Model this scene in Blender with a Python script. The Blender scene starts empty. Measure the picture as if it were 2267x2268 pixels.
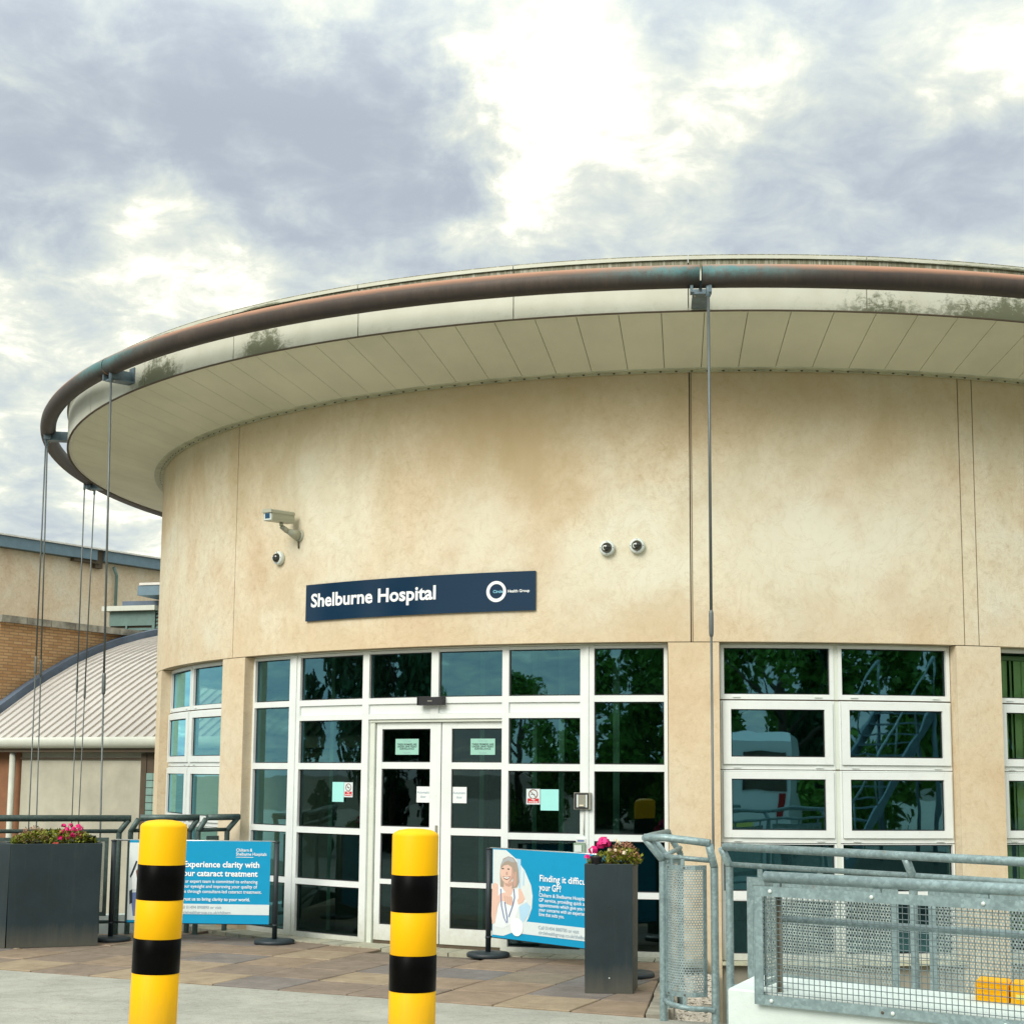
import bpy, bmesh, math, random
from math import sin, cos, radians as R_, pi, sqrt, atan2, hypot
from mathutils import Vector, Matrix
random.seed(7)
S = bpy.context.scene
COL = S.collection

# ------------------------------------------------------------------ camera
cam_d = bpy.data.cameras.new('camera')
cam = bpy.data.objects.new('camera', cam_d); COL.objects.link(cam); S.camera = cam
F, PIT, ROLL, PPY, CH = 3404.09, 7.41486, 0.43891, 1269.62, 1.62616
cam_d.sensor_fit = 'HORIZONTAL'; cam_d.sensor_width = 36.0
cam_d.lens = F / 2267.0 * 36.0
cam_d.shift_y = (PPY - 1134.0) / 2267.0
cam_d.clip_start = 0.05; cam_d.clip_end = 2000
cam.location = (0, 0, CH)
_a, _r = R_(PIT), R_(ROLL)
fw = Vector((0, cos(_a), sin(_a))); up = Vector((0, -sin(_a), cos(_a))); rg = Vector((1, 0, 0))
rg2 = rg * cos(_r) + up * sin(_r); up2 = up * cos(_r) - rg * sin(_r)
cam.matrix_world = Matrix(((rg2.x, up2.x, -fw.x, 0), (rg2.y, up2.y, -fw.y, 0), (rg2.z, up2.z, -fw.z, CH), (0, 0, 0, 1)))

S.render.engine = 'CYCLES'
S.view_settings.view_transform = 'Standard'; S.view_settings.look = 'None'
S.view_settings.exposure = 0.83; S.view_settings.gamma = 1.0
try: S.view_settings.use_curve_mapping = False
except Exception: pass
S.cycles.max_bounces = 8; S.cycles.transparent_max_bounces = 16
S.cycles.caustics_reflective = False; S.cycles.caustics_refractive = False

# ------------------------------------------------------------------ world: broken overcast
SUN_EL, SUN_AZ = R_(34.0), R_(-148.0)     # veiled sun behind the viewpoint, to the left: fittings shade the wall to their right
W = bpy.data.worlds.new('World'); S.world = W; W.use_nodes = True
nt = W.node_tree; nt.nodes.clear()
def N(nt, t, **k):
    n = nt.nodes.new(t)
    for a, b in k.items(): setattr(n, a, b)
    return n
def LK(nt, a, b): nt.links.new(a, b)
def MATH(nt, op, a, b=None, c=None, clamp=False):
    n = N(nt, 'ShaderNodeMath', operation=op, use_clamp=clamp)
    for i, v in enumerate((a, b, c)):
        if v is None: continue
        if isinstance(v, (int, float)): n.inputs[i].default_value = v
        else: LK(nt, v, n.inputs[i])
    return n.outputs[0]
wo = N(nt, 'ShaderNodeOutputWorld')
tc = N(nt, 'ShaderNodeTexCoord')
sky = N(nt, 'ShaderNodeTexSky'); sky.sky_type = 'NISHITA'; sky.sun_disc = False
sky.sun_elevation = SUN_EL; sky.sun_rotation = SUN_AZ
bg1 = N(nt, 'ShaderNodeBackground'); bg1.inputs['Strength'].default_value = 0.06
LK(nt, sky.outputs[0], bg1.inputs['Color'])
# warped direction, so that the cloud banks have ragged edges
nz = N(nt, 'ShaderNodeTexNoise'); nz.inputs['Scale'].default_value = 8.0; nz.inputs['Detail'].default_value = 9; nz.inputs['Roughness'].default_value = 0.62
LK(nt, tc.outputs['Generated'], nz.inputs['Vector'])
sub = N(nt, 'ShaderNodeVectorMath', operation='SUBTRACT'); LK(nt, nz.outputs['Color'], sub.inputs[0]); sub.inputs[1].default_value = (.5, .5, .5)
scl = N(nt, 'ShaderNodeVectorMath', operation='SCALE'); LK(nt, sub.outputs[0], scl.inputs[0]); scl.inputs['Scale'].default_value = 0.23
add = N(nt, 'ShaderNodeVectorMath', operation='ADD'); LK(nt, tc.outputs['Generated'], add.inputs[0]); LK(nt, scl.outputs[0], add.inputs[1])
nrm = N(nt, 'ShaderNodeVectorMath', operation='NORMALIZE'); LK(nt, add.outputs[0], nrm.inputs[0])
LOBES = [(0.058, 0.898, 0.437, 0.53, 746), (0.009, 0.888, 0.459, 0.42, 1042), (-0.037, 0.896, 0.442, 0.37, 1262), (0.104, 0.899, 0.425, 0.31, 1042), (0.162, 0.899, 0.408, 0.39, 876), (-0.011, 0.909, 0.418, 0.47, 1973), (0.005, 0.928, 0.374, 0.66, 1973), (-0.014, 0.939, 0.343, 0.38, 3867), (-0.133, 0.879, 0.457, 0.66, 1511), (-0.256, 0.862, 0.437, 0.43, 1973), (0.266, 0.861, 0.434, 0.47, 493), (-0.207, 0.916, 0.343, 0.38, 2685), (-0.294, 0.903, 0.314, 0.42, 1194), (-0.173, 0.935, 0.309, 0.35, 1139), (-0.222, 0.93, 0.293, 0.35, 1552), (-0.118, 0.941, 0.318, 0.28, 967), (0.093, 0.923, 0.373, 0.33, 799), (0.19, 0.893, 0.408, 0.33, 967), (-0.246, 0.958, 0.15, 0.47, 672), (-0.295, 0.911, 0.287, 0.28, 1194), (0.054, 0.942, 0.331, 0.14, 430), (-0.27, 0.931, 0.246, 0.24, 1511), (-0.135, 0.906, 0.402, -0.51, 291), (-0.207, 0.89, 0.407, -0.2, 584), (-0.289, 0.877, 0.384, -0.24, 374), (-0.273, 0.893, 0.358, -0.27, 584), (-0.077, 0.916, 0.393, -0.41, 497), (-0.107, 0.928, 0.356, -0.24, 584), (0.143, 0.88, 0.453, -0.37, 1038), (0.089, 0.883, 0.461, -0.34, 1716), (0.187, 0.876, 0.444, -0.31, 695), (0.235, 0.891, 0.388, -0.27, 374), (0.281, 0.889, 0.361, -0.24, 374), (0.127, 0.93, 0.344, -0.17, 328), (0.223, 0.916, 0.333, -0.17, 259), (-0.242, 0.913, 0.328, -0.2, 2335), (-0.156, 0.927, 0.341, -0.27, 1038), (-0.296, 0.919, 0.259, -0.31, 1038), (-0.177, 0.879, 0.443, -0.2, 1038)]
acc = None
for x, y, z, a, k in LOBES:
    L = sqrt(x*x + y*y + z*z)
    d = N(nt, 'ShaderNodeVectorMath', operation='DOT_PRODUCT'); LK(nt, nrm.outputs[0], d.inputs[0]); d.inputs[1].default_value = (x/L, y/L, z/L)
    e = MATH(nt, 'EXPONENT', MATH(nt, 'MULTIPLY_ADD', d.outputs['Value'], k, -k))
    acc = MATH(nt, 'MULTIPLY_ADD', e, a, acc if acc is not None else 0.0)
# general cloud texture, same everywhere in the sky
sep = N(nt, 'ShaderNodeSeparateXYZ'); LK(nt, tc.outputs['Generated'], sep.inputs[0])
zz = MATH(nt, 'MAXIMUM', sep.outputs['Z'], 0.0)
den = MATH(nt, 'ADD', zz, 0.22)
cv = N(nt, 'ShaderNodeCombineXYZ'); LK(nt, MATH(nt, 'DIVIDE', sep.outputs['X'], den), cv.inputs[0]); LK(nt, MATH(nt, 'DIVIDE', sep.outputs['Y'], den), cv.inputs[1])
n2 = N(nt, 'ShaderNodeTexNoise'); n2.inputs['Scale'].default_value = 3.2; n2.inputs['Detail'].default_value = 9; n2.inputs['Roughness'].default_value = 0.58; n2.inputs['Distortion'].default_value = 0.25
LK(nt, cv.outputs[0], n2.inputs['Vector'])
tex = MATH(nt, 'MULTIPLY_ADD', n2.outputs['Fac'], 1.15, -0.575)
n5 = N(nt, 'ShaderNodeTexNoise'); n5.inputs['Scale'].default_value = 11.0; n5.inputs['Detail'].default_value = 8; n5.inputs['Roughness'].default_value = 0.6; n5.inputs['Distortion'].default_value = 0.4
LK(nt, cv.outputs[0], n5.inputs['Vector'])
tex = MATH(nt, 'MULTIPLY_ADD', MATH(nt, 'SUBTRACT', n5.outputs['Fac'], 0.5), 1.15, tex)
B = MATH(nt, 'ADD', MATH(nt, 'MULTIPLY_ADD', acc, 0.54, 0.50), tex)
rp = N(nt, 'ShaderNodeValToRGB'); LK(nt, B, rp.inputs[0])
cr = rp.color_ramp; cr.interpolation = 'B_SPLINE'
cr.elements[0].position = 0.0; cr.elements[0].color = (.27, .30, .345, 1)
cr.elements[1].position = .93; cr.elements[1].color = (.98, .95, .84, 1)
for pz, c in ((.24, (.315, .35, .385, 1)), (.42, (.375, .415, .42, 1)), (.58, (.445, .475, .44, 1)), (.74, (.55, .56, .475, 1))):
    el = cr.elements.new(pz); el.color = c
# an overcast sky is brighter towards the zenith
zen = N(nt, 'ShaderNodeMapRange'); LK(nt, sep.outputs['Z'], zen.inputs[0])
zen.inputs['From Min'].default_value = 0.40; zen.inputs['From Max'].default_value = 1.0; zen.inputs['To Min'].default_value = 1.0; zen.inputs['To Max'].default_value = 2.8
bg2 = N(nt, 'ShaderNodeBackground'); LK(nt, rp.outputs[0], bg2.inputs['Color']); LK(nt, zen.outputs[0], bg2.inputs['Strength'])
mx = N(nt, 'ShaderNodeMixShader'); mx.inputs[0].default_value = 0.93
LK(nt, bg1.outputs[0], mx.inputs[1]); LK(nt, bg2.outputs[0], mx.inputs[2]); LK(nt, mx.outputs[0], wo.inputs['Surface'])

sun_d = bpy.data.lights.new('sun', 'SUN'); sun_d.energy = 1.5; sun_d.angle = R_(32); sun_d.color = (1.0, .95, .86)
sun = bpy.data.objects.new('sun', sun_d); COL.objects.link(sun)
sdir = Vector((sin(SUN_AZ) * cos(SUN_EL), cos(SUN_AZ) * cos(SUN_EL), sin(SUN_EL)))
sun.rotation_euler = sdir.to_track_quat('Z', 'Y').to_euler()

# ------------------------------------------------------------------ materials
def new_mat(name):
    m = bpy.data.materials.new(name); m.use_nodes = True
    m.node_tree.nodes.clear(); return m, m.node_tree
def ramp(nt, fac, stops, interp='LINEAR'):
    r = N(nt, 'ShaderNodeValToRGB'); LK(nt, fac, r.inputs[0]); r.color_ramp.interpolation = interp
    e = r.color_ramp.elements
    e[0].position, e[0].color = stops[0][0], (*stops[0][1], 1)
    e[1].position, e[1].color = stops[-1][0], (*stops[-1][1], 1)
    for p, c in stops[1:-1]:
        x = e.new(p); x.color = (*c, 1)
    return r.outputs[0]
def noise(nt, vec, scale, detail=4, rough=.55, dist=0.0):
    n = N(nt, 'ShaderNodeTexNoise'); n.inputs['Scale'].default_value = scale; n.inputs['Detail'].default_value = detail
    n.inputs['Roughness'].default_value = rough; n.inputs['Distortion'].default_value = dist
    LK(nt, vec, n.inputs['Vector']); return n.outputs['Fac']
def mixc(nt, fac, a, b, mode='MIX'):
    m = N(nt, 'ShaderNodeMix', data_type='RGBA', blend_type=mode)
    for i, v in ((0, fac), (6, a), (7, b)):
        if isinstance(v, (int, float)): m.inputs[i].default_value = v
        elif isinstance(v, tuple): m.inputs[i].default_value = (*v, 1)
        else: LK(nt, v, m.inputs[i])
    return m.outputs[2]
def vscale(nt, vec, s):
    m = N(nt, 'ShaderNodeMapping'); LK(nt, vec, m.inputs['Vector']); m.inputs['Scale'].default_value = s; return m.outputs[0]
def bump(nt, h, strength, dist=.01):
    b = N(nt, 'ShaderNodeBump'); b.inputs['Strength'].default_value = strength; b.inputs['Distance'].default_value = dist
    LK(nt, h, b.inputs['Height']); return b.outputs[0]
def pbsdf(nt, color, rough=.6, metal=0.0, normal=None, spec=None):
    p = N(nt, 'ShaderNodeBsdfPrincipled'); o = N(nt, 'ShaderNodeOutputMaterial')
    if isinstance(color, tuple): p.inputs['Base Color'].default_value = (*color, 1)
    else: LK(nt, color, p.inputs['Base Color'])
    if isinstance(rough, (int, float)): p.inputs['Roughness'].default_value = rough
    else: LK(nt, rough, p.inputs['Roughness'])
    p.inputs['Metallic'].default_value = metal
    if spec is not None: p.inputs['Specular IOR Level'].default_value = spec
    if normal is not None: LK(nt, normal, p.inputs['Normal'])
    LK(nt, p.outputs[0], o.inputs['Surface']); return p
def simple(name, c, rough=.55, metal=0, var=.12, scale=6, bmp=0.0, bscale=60, spec=None):
    m, nt = new_mat(name); t = N(nt, 'ShaderNodeTexCoord').outputs['Object']
    n = noise(nt, t, scale, 5, .6)
    col = ramp(nt, n, [(.3, tuple(x * (1 - var) for x in c)), (.7, tuple(min(1, x * (1 + var)) for x in c))])
    nm = bump(nt, noise(nt, t, bscale, 3), bmp, .01) if bmp else None
    pbsdf(nt, col, rough, metal, nm, spec); return m
def flat_print(name, c, rough=.5):
    m, nt = new_mat(name); t = N(nt, 'ShaderNodeTexCoord').outputs['Object']
    col = ramp(nt, noise(nt, t, 9, 3), [(.3, tuple(x * .95 for x in c)), (.7, c)])
    pbsdf(nt, col, .75, 0, None, .15); return m

def stucco(name, tint=(1, 1, 1), dirt=1.0):
    m, nt = new_mat(name); t = N(nt, 'ShaderNodeTexCoord').outputs['Object']
    ns = noise(nt, t, .85, 5, .60, .35)
    c = ramp(nt, ns, [(.28, (.64, .50, .35)), (.42, (.71, .60, .44)), (.52, (.74, .66, .50)), (.62, (.75, .70, .56)), (.75, (.74, .71, .60))])
    n3 = noise(nt, t, 4.5, 9, .70, 1.0)
    c = mixc(nt, .42, c, ramp(nt, n3, [(.32, (.78, .68, .56)), (.46, (.97, .95, .91)), (.62, (1.08, 1.07, 1.05))]), 'MULTIPLY')
    n6 = noise(nt, t, 13, 8, .75, .6)
    c = mixc(nt, .62, c, ramp(nt, n6, [(.34, (.74, .66, .56)), (.46, (.96, .945, .92)), (.55, (1.0, 1.0, 1.0)), (.68, (1.10, 1.10, 1.10))]), 'MULTIPLY')
    n4 = noise(nt, t, 95, 3, .7)
    c = mixc(nt, .35, c, ramp(nt, n4, [(.35, (.82, .80, .76)), (.6, (1.08, 1.08, 1.08))]), 'MULTIPLY')
    # individual stains and pale washed-out patches: (angle, height, size, strength)
    if dirt > 0:
        wn = N(nt, 'ShaderNodeTexNoise'); wn.inputs['Scale'].default_value = 1.9; wn.inputs['Detail'].default_value = 8; wn.inputs['Roughness'].default_value = .68; LK(nt, t, wn.inputs['Vector'])
        ws = N(nt, 'ShaderNodeVectorMath', operation='MULTIPLY_ADD'); LK(nt, wn.outputs['Color'], ws.inputs[0]); ws.inputs[1].default_value = (1.5, 1.5, 1.5); LK(nt, t, ws.inputs[2])
        for lst, colr, am in (([(-14.69, 4.947, 0.63, 0.9), (-11.66, 4.651, 0.42, 0.7), (-17.87, 5.365, 0.79, 0.4), (11.99, 5.238, 0.79, 0.5), (-35.53, 3.598, 0.26, 0.6), (-39.22, 3.754, 0.21, 0.4), (-7.5, 3.132, 0.32, 0.6), (-1.98, 3.046, 0.32, 0.8), (-17.64, 3.033, 0.42, 0.5), (8.87, 3.049, 0.42, 0.7), (17.38, 3.224, 0.32, 0.5), (-24.97, 3.755, 0.32, 0.35), (-30.34, 3.1, 0.32, 0.5), (-54.92, 3.114, 0.21, 0.5), (1.2, 4.177, 0.26, 0.5), (3.54, 4.228, 0.32, 0.4), (-11.62, 3.8, 0.32, 0.35)], (.55, .43, .27), .75), ([(-30.65, 4.406, 0.53, 0.7), (-1.95, 3.715, 0.42, 0.8), (7.41, 3.919, 0.58, 0.9), (-4.7, 4.243, 0.26, 0.5), (-56.27, 4.499, 0.3, 0.6), (13.34, 3.674, 0.47, 0.6), (-34.58, 4.929, 0.37, 0.5), (-16.38, 3.988, 0.42, 0.6), (-7.91, 3.574, 0.37, 0.5), (17.17, 4.209, 0.47, 0.5)], (.76, .75, .62), .8)):
            acc_ = None
            for th_, z_, r_, a_ in lst:
                dn = N(nt, 'ShaderNodeVectorMath', operation='DISTANCE'); LK(nt, ws.outputs[0], dn.inputs[0]); dn.inputs[1].default_value = (7.48*cos(R_(th_))+.75, 7.48*sin(R_(th_))+.75, z_+.75)
                q = MATH(nt, 'DIVIDE', dn.outputs['Value'], r_*1.15); e = MATH(nt, 'EXPONENT', MATH(nt, 'MULTIPLY', MATH(nt, 'MULTIPLY', q, q), -1.0))
                acc_ = MATH(nt, 'MULTIPLY_ADD', e, a_, acc_ if acc_ is not None else 0.0)
            c = mixc(nt, MATH(nt, 'MULTIPLY', acc_, am, clamp=True), c, colr)
    # eaves shade painted in as colour; rain grime and algae wash above window heads
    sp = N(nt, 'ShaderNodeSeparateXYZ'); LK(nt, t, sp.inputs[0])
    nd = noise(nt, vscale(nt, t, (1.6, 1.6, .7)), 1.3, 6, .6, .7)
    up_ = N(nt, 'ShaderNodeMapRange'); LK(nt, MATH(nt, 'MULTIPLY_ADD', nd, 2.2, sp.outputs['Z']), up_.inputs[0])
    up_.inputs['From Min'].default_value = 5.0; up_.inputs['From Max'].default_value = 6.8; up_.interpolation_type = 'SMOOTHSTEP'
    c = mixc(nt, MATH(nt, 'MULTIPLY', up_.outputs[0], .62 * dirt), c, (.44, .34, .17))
    band = N(nt, 'ShaderNodeMapRange'); LK(nt, MATH(nt, 'MULTIPLY_ADD', nd, 1.5, sp.outputs['Z']), band.inputs[0])
    band.inputs['From Min'].default_value = 4.15; band.inputs['From Max'].default_value = 3.5; band.interpolation_type = 'SMOOTHSTEP'
    c = mixc(nt, MATH(nt, 'MULTIPLY', band.outputs[0], .38 * dirt), c, (.66, .49, .30))
    if tint != (1, 1, 1): c = mixc(nt, 1.0, c, tint, 'MULTIPLY')
    cn = noise(nt, t, 2.6, 9, .66, 1.9)
    ed = ramp(nt, MATH(nt, 'ABSOLUTE', MATH(nt, 'SUBTRACT', cn, .5)), [(.0, (.30, .30, .30)), (.010, (.08, .08, .08)), (.022, (0, 0, 0))])
    c = mixc(nt, ed, c, (.50, .39, .24))
    h = MATH(nt, 'MULTIPLY_ADD', n3, .6, MATH(nt, 'MULTIPLY', n4, .5))
    pbsdf(nt, c, .9, 0, bump(nt, h, .35, .01), .2); return m

def frame_mat(name, c0):
    m, nt = new_mat(name); t = N(nt, 'ShaderNodeTexCoord').outputs['Object']
    n = noise(nt, t, 3, 6, .65); c = ramp(nt, n, [(.3, tuple(x*.93 for x in c0)), (.6, c0)])
    g = noise(nt, t, 17, 8, .8, .3)
    c = mixc(nt, ramp(nt, g, [(.58, (0, 0, 0)), (.72, (.35, .35, .35))]), c, (.50, .50, .42))
    sp = N(nt, 'ShaderNodeSeparateXYZ'); LK(nt, t, sp.inputs[0])
    low = N(nt, 'ShaderNodeMapRange'); LK(nt, MATH(nt, 'MULTIPLY_ADD', g, -.5, sp.outputs[2]), low.inputs[0]); low.inputs['From Min'].default_value = .05; low.inputs['From Max'].default_value = -.35
    c = mixc(nt, MATH(nt, 'MULTIPLY', low.outputs[0], .6), c, (.42, .40, .30))
    pbsdf(nt, c, .34, 0, None, .4); return m
def streaked(name, c0):
    m, nt = new_mat(name); t = N(nt, 'ShaderNodeTexCoord').outputs['Object']
    n = noise(nt, t, 2.2, 5, .6); c = ramp(nt, n, [(.3, tuple(x*.75 for x in c0)), (.7, tuple(x*1.2 for x in c0))])
    st = noise(nt, vscale(nt, t, (11, 11, .9)), 1.0, 6, .7)
    c = mixc(nt, ramp(nt, st, [(.55, (0, 0, 0)), (.75, (.22, .22, .22))]), c, (.09, .105, .10))
    sc = noise(nt, vscale(nt, t, (60, 60, 25)), 1.0, 4, .8, 1.5)
    c = mixc(nt, ramp(nt, sc, [(.72, (0, 0, 0)), (.80, (.25, .25, .25))]), c, (.16, .18, .17))
    sp = N(nt, 'ShaderNodeSeparateXYZ'); LK(nt, t, sp.inputs[0])
    mud = N(nt, 'ShaderNodeMapRange'); LK(nt, MATH(nt, 'MULTIPLY_ADD', st, -.25, sp.outputs[2]), mud.inputs[0]); mud.inputs['From Min'].default_value = .10; mud.inputs['From Max'].default_value = -.10
    c = mixc(nt, MATH(nt, 'MULTIPLY', mud.outputs[0], .55), c, (.13, .12, .09))
    pbsdf(nt, c, .5, 0, bump(nt, sc, .06, .003), .35); return m
def scuffed(name, c0, c1):
    m, nt = new_mat(name); t = N(nt, 'ShaderNodeTexCoord').outputs['Object']
    n = noise(nt, t, 1.6, 4, .5); c = ramp(nt, n, [(.3, tuple(x*.95 for x in c0)), (.7, c0)])
    sc = noise(nt, vscale(nt, t, (30, 30, 4)), 1.0, 6, .75, .5)
    c = mixc(nt, ramp(nt, sc, [(.66, (0, 0, 0)), (.73, (.45, .45, .45))]), c, c1)
    sp = N(nt, 'ShaderNodeSeparateXYZ'); LK(nt, t, sp.inputs[0])
    gr = N(nt, 'ShaderNodeMapRange'); LK(nt, MATH(nt, 'MULTIPLY_ADD', sc, .5, sp.outputs[2]), gr.inputs[0]); gr.inputs['From Min'].default_value = .75; gr.inputs['From Max'].default_value = .35
    c = mixc(nt, MATH(nt, 'MULTIPLY', gr.outputs[0], .35), c, (.25, .19, .08))
    pbsdf(nt, c, .5, 0, bump(nt, sc, .05, .003), .2); return m
def galv(name, base=(.25, .335, .345), rust=True):
    m, nt = new_mat(name); t = N(nt, 'ShaderNodeTexCoord').outputs['Object']
    v = N(nt, 'ShaderNodeTexVoronoi'); v.inputs['Scale'].default_value = 60; LK(nt, t, v.inputs['Vector'])
    hs = N(nt, 'ShaderNodeSeparateColor'); LK(nt, v.outputs['Color'], hs.inputs[0])
    c = ramp(nt, hs.outputs[0], [(0, tuple(x * .88 for x in base)), (.6, base), (1, tuple(x * 1.22 for x in base))])
    n = noise(nt, t, 14, 6, .7)
    c = mixc(nt, .55, c, ramp(nt, n, [(.35, (.62, .66, .66)), (.6, (1.15, 1.15, 1.15))]), 'MULTIPLY')
    if rust:
        nr = noise(nt, t, 9.0, 7, .7, .4)
        c = mixc(nt, ramp(nt, nr, [(.67, (0, 0, 0)), (.74, (.75, .75, .75))]), c, (.30, .17, .10))
    pbsdf(nt, c, .5, .35, bump(nt, n, .15, .004)); return m

def perforated(name, base, pitch, rad):
    m, nt = new_mat(name); tcn = N(nt, 'ShaderNodeTexCoord'); t = tcn.outputs['Object']
    uv = tcn.outputs['UV']; sp = N(nt, 'ShaderNodeSeparateXYZ'); LK(nt, uv, sp.inputs[0])
    ds = []
    for off in (0.0, 0.5):
        u = MATH(nt, 'SUBTRACT', MATH(nt, 'FRACT', MATH(nt, 'MULTIPLY_ADD', sp.outputs[0], 1 / pitch, off)), .5)
        w = MATH(nt, 'MULTIPLY', MATH(nt, 'SUBTRACT', MATH(nt, 'FRACT', MATH(nt, 'MULTIPLY_ADD', sp.outputs[1], 1 / (pitch * 1.732), off)), .5), 1.732)
        ds.append(MATH(nt, 'SQRT', MATH(nt, 'ADD', MATH(nt, 'MULTIPLY', u, u), MATH(nt, 'MULTIPLY', w, w))))
    hole = MATH(nt, 'LESS_THAN', MATH(nt, 'MINIMUM', ds[0], ds[1]), rad / pitch)
    c = ramp(nt, noise(nt, t, 12, 6, .65), [(.35, tuple(x * .8 for x in base)), (.65, tuple(x * 1.25 for x in base))])
    p = N(nt, 'ShaderNodeBsdfPrincipled'); LK(nt, c, p.inputs['Base Color']); p.inputs['Roughness'].default_value = .45; p.inputs['Metallic'].default_value = .4
    tr = N(nt, 'ShaderNodeBsdfTransparent'); ms = N(nt, 'ShaderNodeMixShader'); LK(nt, hole, ms.inputs[0])
    LK(nt, p.outputs[0], ms.inputs[1]); LK(nt, tr.outputs[0], ms.inputs[2])
    o = N(nt, 'ShaderNodeOutputMaterial'); LK(nt, ms.outputs[0], o.inputs['Surface']); return m

def glass(name, tint=(.42, .66, .55), refl=(.36, .84, 1.0), base=.11, k=2.7):
    m, nt = new_mat(name); t = N(nt, 'ShaderNodeTexCoord').outputs['Object']
    nm = bump(nt, noise(nt, t, 1.3, 2, .5), .035, .05)
    fr = N(nt, 'ShaderNodeFresnel'); fr.inputs['IOR'].default_value = 1.52; LK(nt, nm, fr.inputs['Normal'])
    f = MATH(nt, 'MULTIPLY_ADD', fr.outputs[0], k, base, clamp=True)
    g = N(nt, 'ShaderNodeBsdfGlossy'); g.inputs['Roughness'].default_value = .012; g.inputs['Color'].default_value = (*refl, 1); LK(nt, nm, g.inputs['Normal'])
    tr = N(nt, 'ShaderNodeBsdfTransparent'); tr.inputs['Color'].default_value = (*tint, 1)
    ms = N(nt, 'ShaderNodeMixShader'); LK(nt, f, ms.inputs[0]); LK(nt, tr.outputs[0], ms.inputs[1]); LK(nt, g.outputs[0], ms.inputs[2])
    o = N(nt, 'ShaderNodeOutputMaterial'); LK(nt, ms.outputs[0], o.inputs['Surface']); return m

def copper():
    m, nt = new_mat('weathered_copper'); tcn = N(nt, 'ShaderNodeTexCoord'); t = tcn.outputs['Object']; uv = tcn.outputs['UV']
    n = noise(nt, t, 2.2, 7, .65)
    c = ramp(nt, n, [(.3, (.050, .037, .030)), (.5, (.075, .054, .042)), (.7, (.11, .075, .055))])
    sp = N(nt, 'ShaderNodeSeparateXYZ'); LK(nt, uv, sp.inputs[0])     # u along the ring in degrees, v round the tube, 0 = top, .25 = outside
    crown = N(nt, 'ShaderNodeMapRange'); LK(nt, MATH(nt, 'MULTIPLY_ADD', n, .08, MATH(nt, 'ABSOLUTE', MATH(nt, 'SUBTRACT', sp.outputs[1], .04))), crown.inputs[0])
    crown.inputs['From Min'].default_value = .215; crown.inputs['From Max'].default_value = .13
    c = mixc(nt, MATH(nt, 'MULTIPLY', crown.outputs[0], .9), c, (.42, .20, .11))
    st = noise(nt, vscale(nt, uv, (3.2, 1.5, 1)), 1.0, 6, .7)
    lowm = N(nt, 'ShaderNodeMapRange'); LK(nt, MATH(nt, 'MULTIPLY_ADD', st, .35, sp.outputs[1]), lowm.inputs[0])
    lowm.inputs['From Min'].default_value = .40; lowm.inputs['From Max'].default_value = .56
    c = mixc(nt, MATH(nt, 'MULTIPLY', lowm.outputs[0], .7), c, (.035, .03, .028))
    # verdigris near the joints
    for cen, wid, am in ((1.6, 4.5, .95), (-43.6, 5.0, .8), (-46.5, 3.0, .6)):
        g = MATH(nt, 'EXPONENT', MATH(nt, 'MULTIPLY', MATH(nt, 'POWER', MATH(nt, 'ABSOLUTE', MATH(nt, 'DIVIDE', MATH(nt, 'SUBTRACT', sp.outputs[0], cen), wid)), 2.0), -1.0))
        side = MATH(nt, 'EXPONENT', MATH(nt, 'MULTIPLY', MATH(nt, 'POWER', MATH(nt, 'ABSOLUTE', MATH(nt, 'DIVIDE', MATH(nt, 'SUBTRACT', sp.outputs[1], .19), .10)), 2.0), -1.0))
        f = MATH(nt, 'MULTIPLY', MATH(nt, 'MULTIPLY', g, side), MATH(nt, 'MULTIPLY_ADD', n, 1.6, am - .6), clamp=True)
        c = mixc(nt, MATH(nt, 'MULTIPLY', f, ramp(nt, noise(nt, vscale(nt, uv, (1.6, 5, 1)), 1.0, 6, .75), [(.36, (.25, .25, .25)), (.56, (1, 1, 1))])), c, (.075, .20, .205))
    pbsdf(nt, c, .6, .1, bump(nt, n, .2, .01)); return m

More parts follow.
